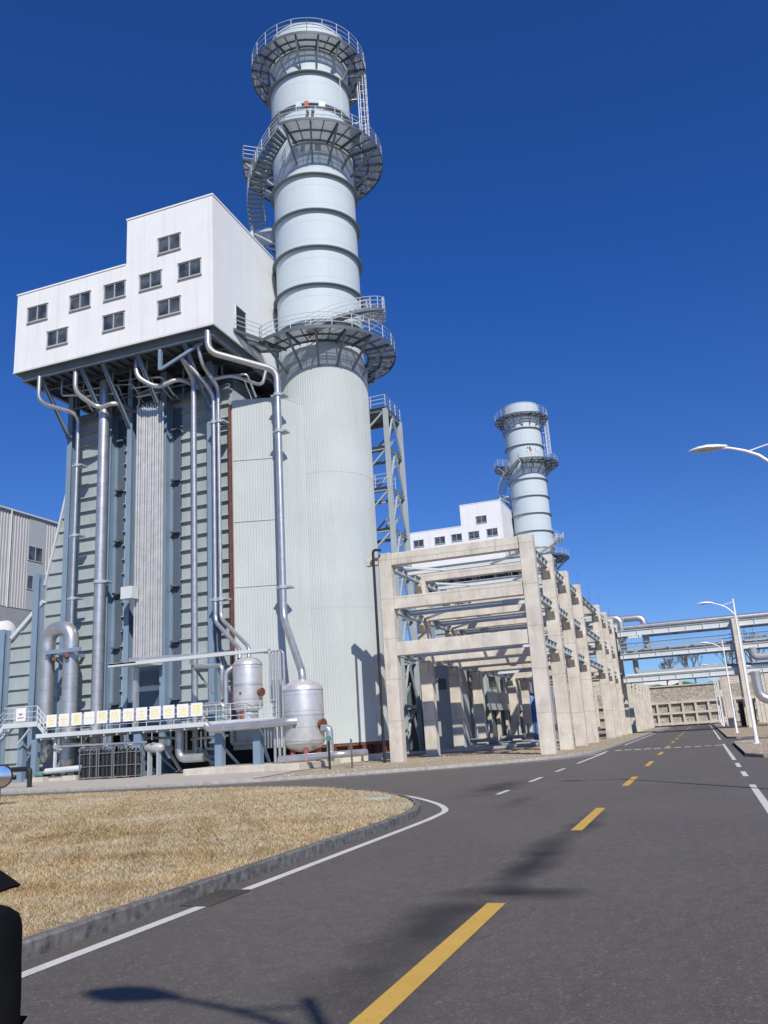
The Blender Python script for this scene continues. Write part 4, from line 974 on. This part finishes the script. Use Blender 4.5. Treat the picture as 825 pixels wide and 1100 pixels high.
    for i in range(8):
        za = lv[i - 1] if i else .1; zb = lv[i]; m = MB()
        for x in (X0, X1): m.beam((x, Y0, za), (x, (Y0 + Y1) / 2, zb), .16, .16); m.beam((x, Y1, za), (x, (Y0 + Y1) / 2, zb), .16, .16)
        for y in (Y0, Y1): m.beam((X0, y, za), (X1, y, zb), .16, .16)
        m.build('bracing', 'grey_steel', root)
    for i, z in enumerate(lv):
        m = MB(); m.box(X0 - .2, X1 + .1, Y0 - .2, Y1 - 2.9, z + .16, z + .2) if z < 32 else m.box(X0 - .4, X1 + .15, Y0 - .3, Y1 + .2, z + .16, z + .24)
        d_ = m.build('landing', 'dark_steel', root)
        if i in (2, 5, 7):
            rl = MB(); railing(rl, [(X0, Y0 - .2, z + .2), (X1 + .1, Y0 - .2, z + .2), (X1 + .1, Y1 if i == 7 else Y1 - 2.9, z + .2)], 1.25, .035, 1.4); rl.build('railing', 'light_steel', d_)
    for i in range(7):
        m = MB(); za, zb = lv[i] + .2, lv[i + 1]; ya, yb = (Y0 + 1.3, Y1 - .3)
        x = -27.9 if i % 2 else -26
        m.beam((x, ya, za), (x, yb, (za + zb) / 2), .06, .25); m.beam((x + .8, ya, za), (x + .8, yb, (za + zb) / 2), .06, .25)
        for k in range(9): m.box(x, x + .8, ya + (yb - ya) * k / 9, ya + (yb - ya) * k / 9 + .24, za + (zb - za) / 2 * k / 9, za + (zb - za) / 2 * k / 9 + .03)
        m.build('stair', 'grey_steel', root)
clutter()

# ------------------------------------------------------------------ concrete pipe rack
RX0, RX1 = -18.95, -8.5
def rack():
    root = thing('pipe_rack', (-13.7, 80, .1), 'tall bare concrete pipe rack of columns and beams along the road', 'pipe rack')
    rows = [52.4, 59.9, 67.4, 74.9, 90.0, 97.0, 104.2, 111.4]
    for i, y in enumerate(rows):
        for x0, x1 in ((RX0, RX0 + .86), (RX1 - .9, RX1)):
            w = 0.02 * random.uniform(-1, 1)
            c = MB(); c.box(x0, x1, y - .4, y + .4, .05, 13.58 + w); col = c.build('column', 'concrete', root, bev=.025, angle=15)
            sgn = 1
            for z in (12.55, 9.65, 6.75):
                for s_ in (-1, 1):
                    if (i == 0 and s_ < 0): continue
                    k = MB(); k.prism([(y + s_ * .402, z - .02), (y + s_ * .95, z - .02), (y + s_ * .95, z - .22), (y + s_ * .402, z - .75)], x0 + .2, x1 - .2, 'YZ')
                    k.build('corbel', 'concrete', col)
        for z0, z1 in ((12.73, 13.55), (9.78, 10.6), (6.72, 7.6)):
            if i in (3, 4) and z0 < 7 and i == 4: pass
            b = MB(); b.box(RX0 + .862, RX1 - .902, y - .3, y + .3, z0, z1); b.build('beam', 'concrete', root, bev=.025, angle=15)
    b = MB(); b.box(-19.95, RX0 - .003, 52.15, 52.65, 12.9, 13.4); b.build('beam', 'concrete', root, bev=.025)
    for i in range(len(rows) - 1):
        ya, yb = rows[i] + .41, rows[i + 1] - .41
        for zc in (12.82, 9.92, 7.02):
            for x in (-8.95, -18.5):
                m = MB(); m.ibeam((x, ya, zc), (x, yb, zc), .32, .5, .035)
                n = 5
                for k in range(1, n): m.box(x - .15, x + .15, ya + (yb - ya) * k / n - .01, ya + (yb - ya) * k / n + .01, zc - .21, zc + .21)
                m.build('steel_beam', 'grey_steel', root)
            m = MB(); ym = (ya + yb) / 2; m.ibeam((-18.3, ym, zc + .05), (-9.15, ym, zc + .05), .26, .4, .03); m.build('cross_beam', 'light_steel', root)
        if i in (0, 1, 4):
            m = MB(); z = 12.75; ym = (ya + yb) / 2; m.beam((-18.3, ya, z), (-15.5, ym, z), .14, .14); m.beam((-12.2, ym, z), (-9.1, ya, z), .14, .14); m.beam((-15.5, ym, 9.9), (-18.3, yb, 9.9), .14, .14); m.build('bracing', 'light_steel', root)
    r2 = thing('pipe_rack', (-13.7, 142, .1), 'low concrete pipe rack continuing beyond the bridge to the stone wall', 'pipe rack')
    rows2 = [120, 127.5, 135, 142.5, 150, 157.5, 164.5]
    for i, y in enumerate(rows2):
        for x0 in (RX0, RX1 - .9): MB().box(x0, x0 + .86, y - .4, y + .4, .05, 7.6).build('column', 'concrete', r2, bev=.02)
        MB().box(RX0 + .862, RX1 - .902, y - .3, y + .3, 6.5, 7.3).build('beam', 'concrete', r2, bev=.02)
        if i:
            for x in (-8.95, -18.5): MB().ibeam((x, rows2[i - 1] + .41, 6.6), (x, y - .41, 6.6), .32, .5, .035).build('steel_beam', 'grey_steel', r2)
    pipe('rack_pipe', [(-10.6, 68, 14.35), (-10.6, 104, 14.35)], .62, 'fat silver pipe lying on top of the tall concrete rack', .4, n=18)
    pipe('rack_pipe', [(-16, 66, 10.95), (-16, 112, 10.95)], .3, 'silver pipe on the middle level of the concrete rack', .4)
    pipe('rack_pipe', [(-12.5, 76, 7.95), (-12.5, 112, 7.95)], .35, 'silver pipe on the lowest level of the concrete rack', .4)
    pipe('rack_pipe', [(-13.5, 109, 13.4), (-13.5, 109, 14.2), (-8.0, 109, 14.2), (-8.0, 109, 9.6)], .42, 'silver pipe stepping down from the rack top to the bridge, left loop', .9)
    pipe('rack_pipe', [(-12.5, 111, 14.2), (-5.3, 111, 14.2), (-5.3, 111, 10.2)], .42, 'silver pipe stepping down onto the bridge, right loop', .9)
    for y in (78, 86, 95, 106): 
        o = MB().tube([(-9.0, y, 13), (-9.0, y, 15.2)], .016, 5).build('lightning_rod', 'dark_steel', None, origin=(-9, y, 13)); tag(o, 'thin lightning rods standing along the roadside edge of the rack', 'rod', 'lightning rods on the rack', 'thing')
rack()

def bridge():
    root = thing('pipe_bridge', (5, 110, .1), 'three level steel pipe bridge spanning over the far road', 'bridge')
    for zc, h in ((12.0, .7), (9.25, .6), (6.45, .65)):
        for y in (107.2, 110.6):
            m = MB(); m.ibeam((-8.4, y, zc), (34, y, zc), .3, h, .04)
            for k in range(22): m.box(-8 + 1.9 * k, -7.96 + 1.9 * k, y - .14, y + .14, zc - h / 2 + .04, zc + h / 2 - .04)
            m.build('girder', 'light_steel', root)
        m = MB()
        for k in range(15): m.ibeam((-7.5 + 2.9 * k, 107.3, zc - .1), (-7.5 + 2.9 * k, 110.5, zc - .1), .2, .3, .03)
        m.build('cross_beam', 'dark_steel', root)
    MB().box(-8.3, 34, 107.1, 108.2, 9.56, 9.6).build('walkway', 'grating', root)
    rl = MB(); railing(rl, [(-8.3, 107.1, 9.6), (34, 107.1, 9.6)], 1.2, .035, 1.9); railing(rl, [(-8.3, 108.2, 9.6), (34, 108.2, 9.6)], 1.2, .035, 1.9); rl.build('railing', 'grey_steel', root)
    for x in (5.1, 19):
        for y in (106.7, 111.1):
            MB().box(x - .4, x + .4, y - .4, y + .4, .05, 12.5).build('pillar', 'concrete', root, bev=.02)
        for z in (11.5, 8.85, 6.0): MB().box(x - .3, x + .3, 107.1, 110.7, z - .35, z).build('pillar_beam', 'concrete', root)
    pipe('bridge_pipe', [(-7.6, 107.9, 12.75), (34, 107.9, 12.75)], .28, 'silver pipe lying on the top level of the bridge, roadside front', .3)
    pipe('bridge_pipe', [(-4.9, 109.6, 12.85), (34, 109.6, 12.85)], .4, 'thicker silver pipe on the top level of the bridge, behind the front one', .3)
    pipe('bridge_pipe', [(-6.8, 108.4, 9.9), (-6.8, 108.4, 7.1), (-5.5, 108.4, 7.1), (34, 108.4, 7.1)], .33, 'dark weathered pipe bending onto the lowest level of the bridge', .9, mat='hall_low')
    pipe('bridge_pipe', [(-8, 107.6, 6.95), (34, 107.6, 6.95)], .16, 'thin pale pipe along the lowest level of the bridge', .3, mat='light_steel')
    pipe('bridge_pipe', [(-8, 109.9, 9.95), (34, 109.9, 9.95)], .3, 'silver pipe behind the bridge walkway railing', .3)
    pipe('bridge_pipe', [(6.35, 107.0, 6.3), (6.35, 107.0, 3.0), (20, 107, 3.0)], .55, 'big silver elbow pipe hanging below the bridge at the right edge', 1.5, n=18)
    pipe('bridge_pipe', [(6.5, 107, 9), (6.5, 107, 7.9), (20, 107, 7.9)], .42, 'dark elbow pipe below the middle level of the bridge', 1.0, mat='hall_low')
    # columns of another rack beyond the bridge, right of the road
    r2 = thing('pipe_rack', (6, 140, .1), 'row of pale concrete rack columns beyond the bridge, right of the road', 'pipe rack')
    for x in (3.4, 8.6):
        for y in (122, 131, 140, 149): MB().box(x - .4, x + .4, y - .4, y + .4, .05, 7.3).build('column', 'concrete', r2, bev=.02)
    for y in (122, 131, 140, 149): MB().box(3.803, 8.197, y - .3, y + .3, 6.4, 7.1).build('beam', 'concrete', r2, bev=.02)
    o = MB().box(4.2, 6.0, 112.2, 113.6, .1, 3.0).box(4.1, 6.1, 112.1, 113.7, 3.003, 3.1).build('switch_cabinet', 'dark_steel', None, origin=(5, 113, .1), bev=.02); tag(o, 'dark grey cabinet standing right of the bridge pillar', 'cabinet', None, 'thing')
    MB().box(4.3, 5.07, 112.15, 112.2, .3, 2.8).box(5.13, 5.9, 112.15, 112.2, .3, 2.8).build('door', 'black', o)
    o = pipe('ground_pipe', [(6.5, 96, .55), (30, 97, .55)], .3, 'silver pipe lying on the right verge near the bridge', .3)
bridge()

# ------------------------------------------------------------------ lamps
def lamps():
    def lamp(y, label):
        x = 2.55; root = thing('street_lamp', (x, y, .1), label, 'street lamp', 'white street lamps on the right verge')
        MB().tube([(x, y, .1), (x, y, 1.0), (x, y, 1.05), (x, y, 8.02)], [.10, .10, .085, .05], 14).tube([(x, y, 8.02), (x, y, 8.1)], .055, 12).build('pole', 'white_paint', root)
        MB().box(x - .2, x + .2, y - .2, y + .2, .1, .14).lathe([(.13, .14), (.13, .2), (.1, .5)], (x, y, 0), 12).build('base_plate', 'white_paint', root)
        MB().tube([(x, y, 7.15), (x - .18, y, 7.42), (x - .42, y, 7.66), (x - .7, y, 7.82), (x - .9, y, 7.90), (x - 1.05, y, 7.955), (x - 1.2, y, 7.98)], [.04, .04, .038, .036, .034, .032, .032], 10).tube([(x, y, 7.93), (x - .35, y, 7.86), (x - .62, y, 7.80)], .018, 8).build('arm', 'white_paint', root)
        h = MB(); secs = [(0, .04, .04), (.08, .06, .055), (.25, .14, .085), (.5, .20, .10), (.72, .17, .08), (.9, .08, .045), (.98, .015, .012)]; vs = []
        for t, w, hh in secs:
            for k in range(14):
                a = 2 * math.pi * k / 14; zz = hh * math.sin(a); vs.append((x - 1.07 - t * .9, y + w * math.cos(a), 8.0 + t * .02 + (zz if zz > 0 else zz * .45)))
        n = len(secs); h.add(vs, [(i * 14 + k, i * 14 + (k + 1) % 14, (i + 1) * 14 + (k + 1) % 14, (i + 1) * 14 + k) for i in range(n - 1) for k in range(14)] + [tuple(range(14))[::-1]])
        hd = h.build('lamp_head', 'white_paint', root, angle=60)
        MB().lathe([(.01, -.05), (.10, -.045), (.14, -.03)], (0, 0, 0), 16).build('tmp_lens', 'lens', hd)
        l = [c for c in COL.objects if c.name == 'tmp_lens'][0]; l.name = 'lens'
        for v in l.data.vertices: pass
        l.data.transform(Matrix.Translation(V((x - 1.75, y, 7.995)) - V((0, 0, 0))) @ Matrix.Diagonal((1.9, .9, 1, 1)) @ Matrix.Translation(ORIG[root.name]))
        l.data.transform(Matrix.Translation(-V(ORIG[root.name])))
        return root
    a = lamp(20.9, 'nearest white street lamp, only its arm and head in view')
    l = [c for c in COL.objects if c.name == 'lens'][0]
    # lens was built about the scene origin: place it under the head once, copies share it
    l.data.clear_geometry(); q = MB().lathe([(.01, -.055), (.10, -.05), (.13, -.03)], (0, 0, 0), 16)
    l.data.from_pydata([(v[0] * 1.9 - 1.5, v[1] * .9, v[2] + 7.9) for v in q.v], [], q.f)
    for y, lab in ((-1.82, 'white street lamp behind the viewer, casting its shadow on the road'), (51.7, 'white street lamp standing whole on the near kerbed verge'), (81, 'white street lamp just beyond the side road, in front of the bridge'),
                   (117, 'white street lamp just beyond the bridge, tallest of the far ones'), (130, 'white street lamp between the tallest far one and the next'), (143, 'white street lamp second from the stone wall'), (156, 'white street lamp nearest the stone retaining wall')):
        clone(a, (-.17 if y < 0 else 0, y - 20.9, 0), lab)
lamps()

# ------------------------------------------------------------------ far wall, plateau, trees, buildings
def far():
    m = MB(); m.box(-40, 60, 172, 176, -.05, 7.4); o = m.build('retaining_wall', 'rubble', None, origin=(0, 172, 0)); tag(o, 'rubble stone retaining wall with concrete cells closing the road', 'wall', None, 'thing')
    g = MB(); n = 42
    for z0, z1 in ((.3, .75), (2.25, 2.65), (4.2, 4.6)): g.box(-38, 58, 171.45, 172.003, z0, z1)
    for k in range(n): g.box(-38 + k * 2.3, -37.6 + k * 2.3, 171.5, 172.003, .2, 4.25)
    g.build('concrete_grid', 'concrete_pale', o); MB().box(-40, 60, 171.7, 176.2, 7.4, 7.6).build('coping', 'concrete_pale', o)
    m = MB(); rs = random.Random(2); xs = np.linspace(-300, 300, 60); ys = np.linspace(176, 620, 30); vs = []
    for j, y in enumerate(ys):
        for x in xs: vs.append((x, y, 7.3 + (j / 30) * 2.5 + (rs.uniform(-.3, .3) if j else 0)))
    m.add(vs, [(j * 60 + i, j * 60 + i + 1, (j + 1) * 60 + i + 1, (j + 1) * 60 + i) for j in range(29) for i in range(59)])
    struct(m.build('terrain', 'far_ground'), 'brown ground rising behind the retaining wall', 'terrain')
    nt = MB(); vs = []; k = 120
    for i in range(k + 1):
        x = -30 + i * .75; h = 7.95 + .25 * math.sin(i * .9) + .2 * math.sin(i * .37 + 1)
        for q, (yy, zz) in enumerate(((177.4, 7.3), (177.2, h * .5 + 3.7), (177.6, h), (178.6, h - .1), (179.4, 7.4))): vs.append((x, yy + .1 * math.sin(i * 1.7 + q), zz))
    nt.add(vs, [(i * 5 + q, i * 5 + q + 1, (i + 1) * 5 + q + 1, (i + 1) * 5 + q) for i in range(k) for q in range(4)])
    tag(nt.build('dust_net', 'netting', None, origin=(0, 178, 7.3)), 'green dust netting spread along the top of the stone wall', 'netting', None, 'thing')
    def post(x): 
        tag(MB().box(x - .35, x + .35, 176.4, 177, 7.3, 9.4).build('concrete_post', 'concrete_pale', None, origin=(x, 176.7, 7.3)), 'short concrete posts on top of the stone wall', 'post', 'posts on the stone wall', 'thing')
    for x in (-3.2, 6.5, 16): post(x)
    def tree(x, y, h, seed, label):
        rs = random.Random(seed); root = thing('bare_tree', (x, y, 7.3), label, 'tree', 'bare trees beyond the wall'); m = MB(); tw = MB()
        def br(p, d, L, r, dep):
            q = p + d * L; mid = p + d * L * .5 + V((rs.uniform(-.1, .1), rs.uniform(-.1, .1), 0)) * L * .4
            (m if dep < 1 else tw).tube([p, mid, q], [r, r * .85, r * .66], 5 if dep else 7, False)
            if dep >= 5: return
            for _ in range(rs.choice((2, 3, 3)) if dep else 5):
                a = V((rs.uniform(-1, 1), rs.uniform(-1, 1), rs.uniform(.1, 1))).normalized(); br(q if rs.random() < .6 else mid.lerp(q, .6), (d * .75 + a * .7).normalized(), L * rs.uniform(.62, .85), max(.03, r * .6), dep + 1)
        br(V((x, y, 7.2)), V((0, 0, 1)), h * .28, h * .022, 0)
        m.build('trunk', 'bark', root); tw.build('crown', 'bark', root)
    for x, y, h, s, lab in ((-6.5, 205, 6.5, 1, 'leftmost small bare tree above the stone wall'), (-.5, 208, 7.5, 2, 'round bare tree above the stone wall, left of the lamps'), (6.5, 200, 7.5, 3, 'bare tree right behind the far lamps'), (12.0, 203, 9.5, 4, 'tall bare tree beside the bridge pillar'), (17, 200, 9, 5, 'bare tree right of the bridge pillar'), (23, 204, 9, 6, 'bare tree at the right edge beyond the bridge')):
        tree(x, y, h * 1.45, s, lab)
    root = thing('warehouse', (-12, 262, 7.5), 'low white warehouse beyond the stone wall', 'building'); m = MB(); m.prism([(-20, 7), (-4, 7), (-4, 13.2), (-12, 14.6), (-20, 13.2)], 255, 290, 'XZ'); m.build('wall', 'white_panel', root)
    MB().box(-14, -10, 254.95, 255.003, 7.5, 11).build('door', 'hall_low', root)
    # turbine hall on the far left
    root = thing('turbine_hall', (-75, 90, .1), 'pale corrugated turbine hall behind the boiler at the left edge', 'building')
    c = corrugate((-75, 30), (-75, 150), 19.1, 30.8, .45, .07); c.build('wall', 'hall_clad', root)
    m = MB(); m.box(-110, -75.3, 30, 150, 0, 30.5); m.build('core', 'hall_low', root); MB().box(-75.3, -74.6, 30, 150, .1, 18.9).build('lower_wall', 'hall_low', root)
    MB().box(-75.3, -74.75, 29.9, 150.1, 30.8, 31.0).build('roof_edge', 'light_steel', root); MB().box(-75.1, -74.85, 30, 150, 18.9, 19.1).build('drip_edge', 'dark_steel', root)
    MB().box(-75.003, -74.985, 80.0, 82.8, 19.1, 30.8).build('dark_strip', 'block_grey', root)
    for y0, y1, z0, z1 in ((80.1, 82.4, 25.3, 27.0), (80.1, 82.0, 21.7, 23.3), (66, 68.3, 25.3, 27.0)):
        f = MB(); f.box(-75, -74.9, y0 - .1, y1 + .1, z0 - .1, z0); f.box(-75, -74.9, y0 - .1, y1 + .1, z1, z1 + .1); f.box(-75, -74.9, y0 - .1, y0, z0, z1); f.box(-75, -74.9, y1, y1 + .1, z0, z1); f.box(-75, -74.9, (y0 + y1) / 2 - .04, (y0 + y1) / 2 + .04, z0, z1)
        w = f.build('window', 'window_frame', root); MB().box(-74.98, -74.95, y0, y1, z0, z1).build('pane', 'glass', w)
    MB().tube([(-74.8, 76.9, 31), (-74.8, 76.9, 19)], .09, 8).build('downpipe', 'light_steel', root)
    o = MB().lathe([(.01, -2.2), (.7, -2.1), (1.15, -1.7), (1.15, 2), (.6, 2.3), (.01, 2.35)], (-58.2, 58, 12.4), 24, axis='X').build('air_vessel', 'white_paint', None, origin=(-58, 58, 10.5)); tag(o, 'white rounded vessel above the sloping inlet duct', 'vessel', None, 'thing')
    MB().box(-59.3, -58.9, 57.4, 58.6, 5, 11.6).box(-57, -56.6, 57.4, 58.6, 5, 11.6).build('leg', 'light_steel', o)
    # grey service block behind the rack
    root = thing('electrical_building', (-24, 92, .1), 'grey electrical building with small windows seen through the rack', 'building')
    MB().box(-30, -20, 84.5, 108, 3.6, 7.4).build('wall', 'block_grey', root); MB().box(-29.7, -20.6, 85.2, 107.5, .1, 3.59).build('lower_wall', 'dark_steel', root)  # dark lower box stands for the shade under the overhang
    MB().box(-30.1, -19.9, 84.4, 108.1, 7.4, 7.55).build('roof', 'light_steel', root)
    for y0, y1, z0, z1 in ((85.3, 88.4, 5.9, 7.0), (90.6, 91.8, 5.6, 6.9), (94.2, 95.3, 5.5, 6.8)): 
        w = MB().box(-20.0, -19.95, y0 - .08, y1 + .08, z0 - .08, z1 + .08).build('window', 'window_frame', root); MB().box(-19.99, -19.93, y0, y1, z0, z1).build('pane', 'glass', w)
    for y in range(86, 108, 4): MB().box(-20.5, -20.1, y - .2, y + .2, .1, 3.59).build('column', 'concrete_pale', root)
    root = thing('transformer_house', (-21.5, 71, .1), 'plain tall grey cabin behind the second rack column', 'building')
    MB().box(-20.9, -19.6, 69.5, 75.5, .1, 7.6).build('wall', 'block_grey', root, bev=.03); MB().box(-21.0, -19.5, 69.4, 75.6, 7.6, 7.75).build('roof', 'light_steel', root); MB().box(-19.6, -19.55, 71, 72.2, .1, 2.3).build('door', 'hall_low', root); MB().box(-20.6, -19.9, 69.44, 69.503, 5.2, 6.1).build('vent', 'dark_steel', root)
    root = thing('pump_house', (-24, 80, .1), 'cabin coloured dark as shaded depth between the tall cabin and the electrical building', 'building')
    MB().box(-28, -20.4, 77.2, 83.5, .1, 8.6).build('wall', 'dark_steel', root, bev=.03); MB().box(-28.1, -20.3, 77.1, 83.6, 8.6, 8.75).build('roof', 'light_steel', root)  # dark wall colour stands for the shaded equipment area behind the rack
    for z in (.4, 3.1, 5.7): w = MB().box(-20.4, -20.34, 79.4, 82.0, z, z + 1.6).build('window', 'window_frame', root); MB().box(-20.38, -20.32, 79.5, 81.9, z + .1, z + 1.5).build('pane', 'glass', w)
    o = MB().lathe([(.01, .12), (.95, .12), (.95, 4.9), (.8, 5.2), (.01, 5.5)], (-18.2, 98, 0), 20).build('chemical_tank', 'blue_paint', None, origin=(-18.2, 98, .1)); tag(o, 'upright blue tank standing deep inside the concrete rack', 'tank', None, 'thing')
    MB().tube(fillet([(-17.4, 97.3, 4.2), (-16.2, 96.8, 4.0), (-16.4, 96.6, 2.0), (-17.2, 96.4, .6)], .4), .16, 8).build('hose', 'blue_paint', o)
    rs = random.Random(9)
    for k, (x, y, l) in enumerate(((-17, 62, 8), (-15, 66, 6), (-16.5, 72, 9), (-14, 78, 7), (-16, 84, 9), (-13, 92, 7))):
        pipe('ground_pipe', [(x - l / 2, y, .35), (x + l / 2, y + rs.uniform(-1, 1), .4)], .14, 'low grey pipes lying on the dirt inside the concrete rack', .2, n=8, mat='hall_low', group='low pipes on the dirt under the rack')
    for k, (x, y) in enumerate(((-17.2, 70), (-16.4, 78), (-15.6, 84), (-17.0, 90))):
        root = thing('valve_skid', (x, y, .1), 'dark valve skids standing on the dirt inside the concrete rack', 'valve skid', 'valve skids under the rack')
        MB().box(x - 1.2, x + 1.2, y - .5, y + .5, .1, .35).build('base', 'dark_steel', root)
        m = MB(); m.tube([(x - 1.1, y, .9), (x + 1.1, y, .9)], .16, 8); m.tube([(x - .5, y, .9), (x - .5, y, 1.9)], .08, 8); m.tube([(x + .5, y, .9), (x + .5, y, 2.1)], .08, 8); m.build('pipework', 'hall_low', root)
        m = MB(); 
        for dx, z in ((-.5, 1.9), (.5, 2.1)): m.lathe([(.2, 0), (.24, .03), (.2, .06)], (x + dx, y, z), 12)
        m.build('hand_wheel', 'blue_paint', root)
    # end of unit two equipment, dark bulk behind the far rack rows
    root = thing('auxiliary_building', (-30, 125, .1), 'dark auxiliary building deep behind the far rack columns', 'building')
    MB().box(-40, -22, 112, 146, .1, 9).build('wall', 'hall_low', root); MB().box(-40.1, -21.9, 111.9, 146.1, 9, 9.15).build('roof', 'light_steel', root)
far()

# ------------------------------------------------------------------ person at the left edge
def skinned(name, pts, edges, mat, parent, sub=2, root='pelvis'):
    names = list(pts); o3 = ORIG[parent.name]
    me = bpy.data.meshes.new(name); me.from_pydata([V(pts[k][:3]) for k in names], [(names.index(a), names.index(b)) for a, b in edges], [])
    ob = bpy.data.objects.new(name, me); COL.objects.link(ob); md = ob.modifiers.new('s', 'SKIN'); md.use_smooth_shade = True
    for i, k in enumerate(names):
        r = pts[k][3:]; sv = me.skin_vertices[0].data[i]; sv.radius = (r[0], r[-1]); sv.use_root = (k == root)
    sb = ob.modifiers.new('u', 'SUBSURF'); sb.levels = sb.render_levels = sub
    dg = bpy.context.evaluated_depsgraph_get(); m2 = bpy.data.meshes.new_from_object(ob.evaluated_get(dg)); bpy.data.objects.remove(ob)
    m2.transform(Matrix.Translation(-o3)) if False else None
    m2.materials.clear(); m2.materials.append(M[mat]); m2.name = name
    q = bpy.data.objects.new(name, m2); COL.objects.link(q); q.parent = parent
    return q
def person():
    bx, by = -1.885, 1.72
    root = thing('person', (bx, by, 0), 'person in a black coat and wide brimmed black hat at the left edge', 'person')
    # local coordinates about the feet; looking towards +y
    P = {'pelvis': (0, 0, .95, .15, .12), 'waist': (0, 0, 1.1, .14, .105), 'chest': (0, 0, 1.28, .165, .12), 'neck0': (0, .0, 1.43, .075, .075), 'neck1': (0, .01, 1.5, .055, .055), 'head0': (-.02, .05, 1.53, .075, .085), 'head1': (-.03, .05, 1.60, .078, .095), 'head2': (-.035, .03, 1.665, .06, .07)}
    E = [('pelvis', 'waist'), ('waist', 'chest'), ('chest', 'neck0'), ('neck0', 'neck1'), ('neck1', 'head0'), ('head0', 'head1'), ('head1', 'head2')]
    for s, t in ((-1, 'l'), (1, 'r')):
        P.update({'sh' + t: (s * .185, 0, 1.38, .062), 'el' + t: (s * .235, -.03, 1.10, .045), 'wr' + t: (s * .235, .07, .86, .03), 'pm' + t: (s * .232, .085, .79, .042, .022),
                  'hp' + t: (s * .095, 0, .88, .095), 'kn' + t: (s * .105, .02, .48, .062), 'an' + t: (s * .11, -.02, .09, .043), 'to' + t: (s * .125, .15, .035, .038)})
        E += [('chest', 'sh' + t), ('sh' + t, 'el' + t), ('el' + t, 'wr' + t), ('wr' + t, 'pm' + t), ('pelvis', 'hp' + t), ('hp' + t, 'kn' + t), ('kn' + t, 'an' + t), ('an' + t, 'to' + t)]
    skinned('body', P, E, 'skin', root)
    for s, t in ((-1, 'l'), (1, 'r')):
        for i, (dy, L) in enumerate(((.03, .075), (.01, .085), (-.012, .08), (-.032, .06))):
            F = {'a': (s * .232, .085 + dy * .8, .80, .009), 'b': (s * .230, .088 + dy, .745, .0095), 'c': (s * .222, .095 + dy, .745 - L * .5, .0085), 'd': (s * .208, .1 + dy, .745 - L * .9, .0075)}
            skinned('finger', F, [('a', 'b'), ('b', 'c'), ('c', 'd')], 'skin', root, 1, 'a')
        skinned('thumb', {'a': (s * .228, .10, .83, .011), 'b': (s * .215, .135, .79, .0105), 'c': (s * .205, .145, .755, .009)}, [('a', 'b'), ('b', 'c')], 'skin', root, 1, 'a')
    K = {'pelvis': (0, 0, 1.0, .20, .155), 'hem0': (0, 0, .85, .215, .165), 'hem': (0, 0, .70, .225, .175), 'waist': (0, 0, 1.15, .195, .15), 'chest': (0, 0, 1.30, .20, .15), 'yoke': (0, 0, 1.415, .15, .12), 'col': (0, 0, 1.47, .085, .085), 'col2': (0, .005, 1.51, .08, .08)}
    EK = [('pelvis', 'hem0'), ('hem0', 'hem'), ('pelvis', 'waist'), ('waist', 'chest'), ('chest', 'yoke'), ('yoke', 'col'), ('col', 'col2')]
    for s, t in ((-1, 'l'), (1, 'r')):
        K.update({'sh' + t: (s * .20, 0, 1.395, .09), 'ua' + t: (s * .235, -.015, 1.24, .08), 'el' + t: (s * .25, -.03, 1.10, .07), 'wr' + t: (s * .245, .06, .885, .052)})
        EK += [('yoke', 'sh' + t), ('sh' + t, 'ua' + t), ('ua' + t, 'el' + t), ('el' + t, 'wr' + t)]
    skinned('coat', K, EK, 'cloth', root)
    for s, t in ((-1, 'l'), (1, 'r')):
        skinned('trouser_leg', {'pelvis': (s * .095, 0, .86, .115), 'k': (s * .105, .02, .48, .085), 'a': (s * .11, -.015, .1, .07)}, [('pelvis', 'k'), ('k', 'a')], 'cloth', root)
        skinned('shoe', {'pelvis': (s * .11, -.05, .055, .05, .05), 'm': (s * .118, .06, .045, .05, .04), 't': (s * .125, .19, .035, .045, .032)}, [('pelvis', 'm'), ('m', 't')], 'black_plastic', root)
    def loc(mb): mb.v = [(x + bx, y + by, z) for x, y, z in mb.v]; return mb
    n = 40; h = MB(); prof = [(.01, 1.75), (.07, 1.745), (.10, 1.715), (.108, 1.65), (.112, 1.565), (.15, 1.545), (.19, 1.515), (.235, 1.478), (.228, 1.472), (.185, 1.503), (.145, 1.53), (.105, 1.55)]
    h.lathe(prof, (-.035, .02, 0), n); h.v = [(x, y, z + .012 * math.sin(3 * math.atan2(y - .02, x) + .6) * min(1, math.hypot(x, y - .02) / .25)) for x, y, z in h.v]
    loc(h).build('hat', 'cloth', root, angle=60)
    hr = MB(); hr.lathe([(.01, 1.70), (.06, 1.69), (.09, 1.64), (.098, 1.58), (.09, 1.53), (.07, 1.50)], (-.03, .0, 0), 24, R(160), R(380)); loc(hr).build('hair', 'hair', root, angle=60)
    f = MB(); f.lathe([(.001, 0), (.014, .012), (.001, .03)], (-.028, .148, 1.56), 8); loc(f).build('nose', 'skin', root, angle=80)
    for s in (-1, 1):
        e = MB(); e.lathe([(.001, -.012), (.009, -.008), (.012, 0), (.009, .008), (.001, .012)], (s * .032 - .03, .132, 1.595), 10); loc(e).build('eye', 'black_plastic', root, angle=80)
        e = MB(); e.lathe([(.004, -.03), (.012, -.015), (.014, .01), (.004, .03)], (s * .083 - .028, .04, 1.57), 10); loc(e).build('ear', 'skin', root, angle=80)
    e = MB(); e.box(-.05, -.006, .128, .134, 1.523, 1.530); loc(e).build('mouth', 'red_primer', root)
person()
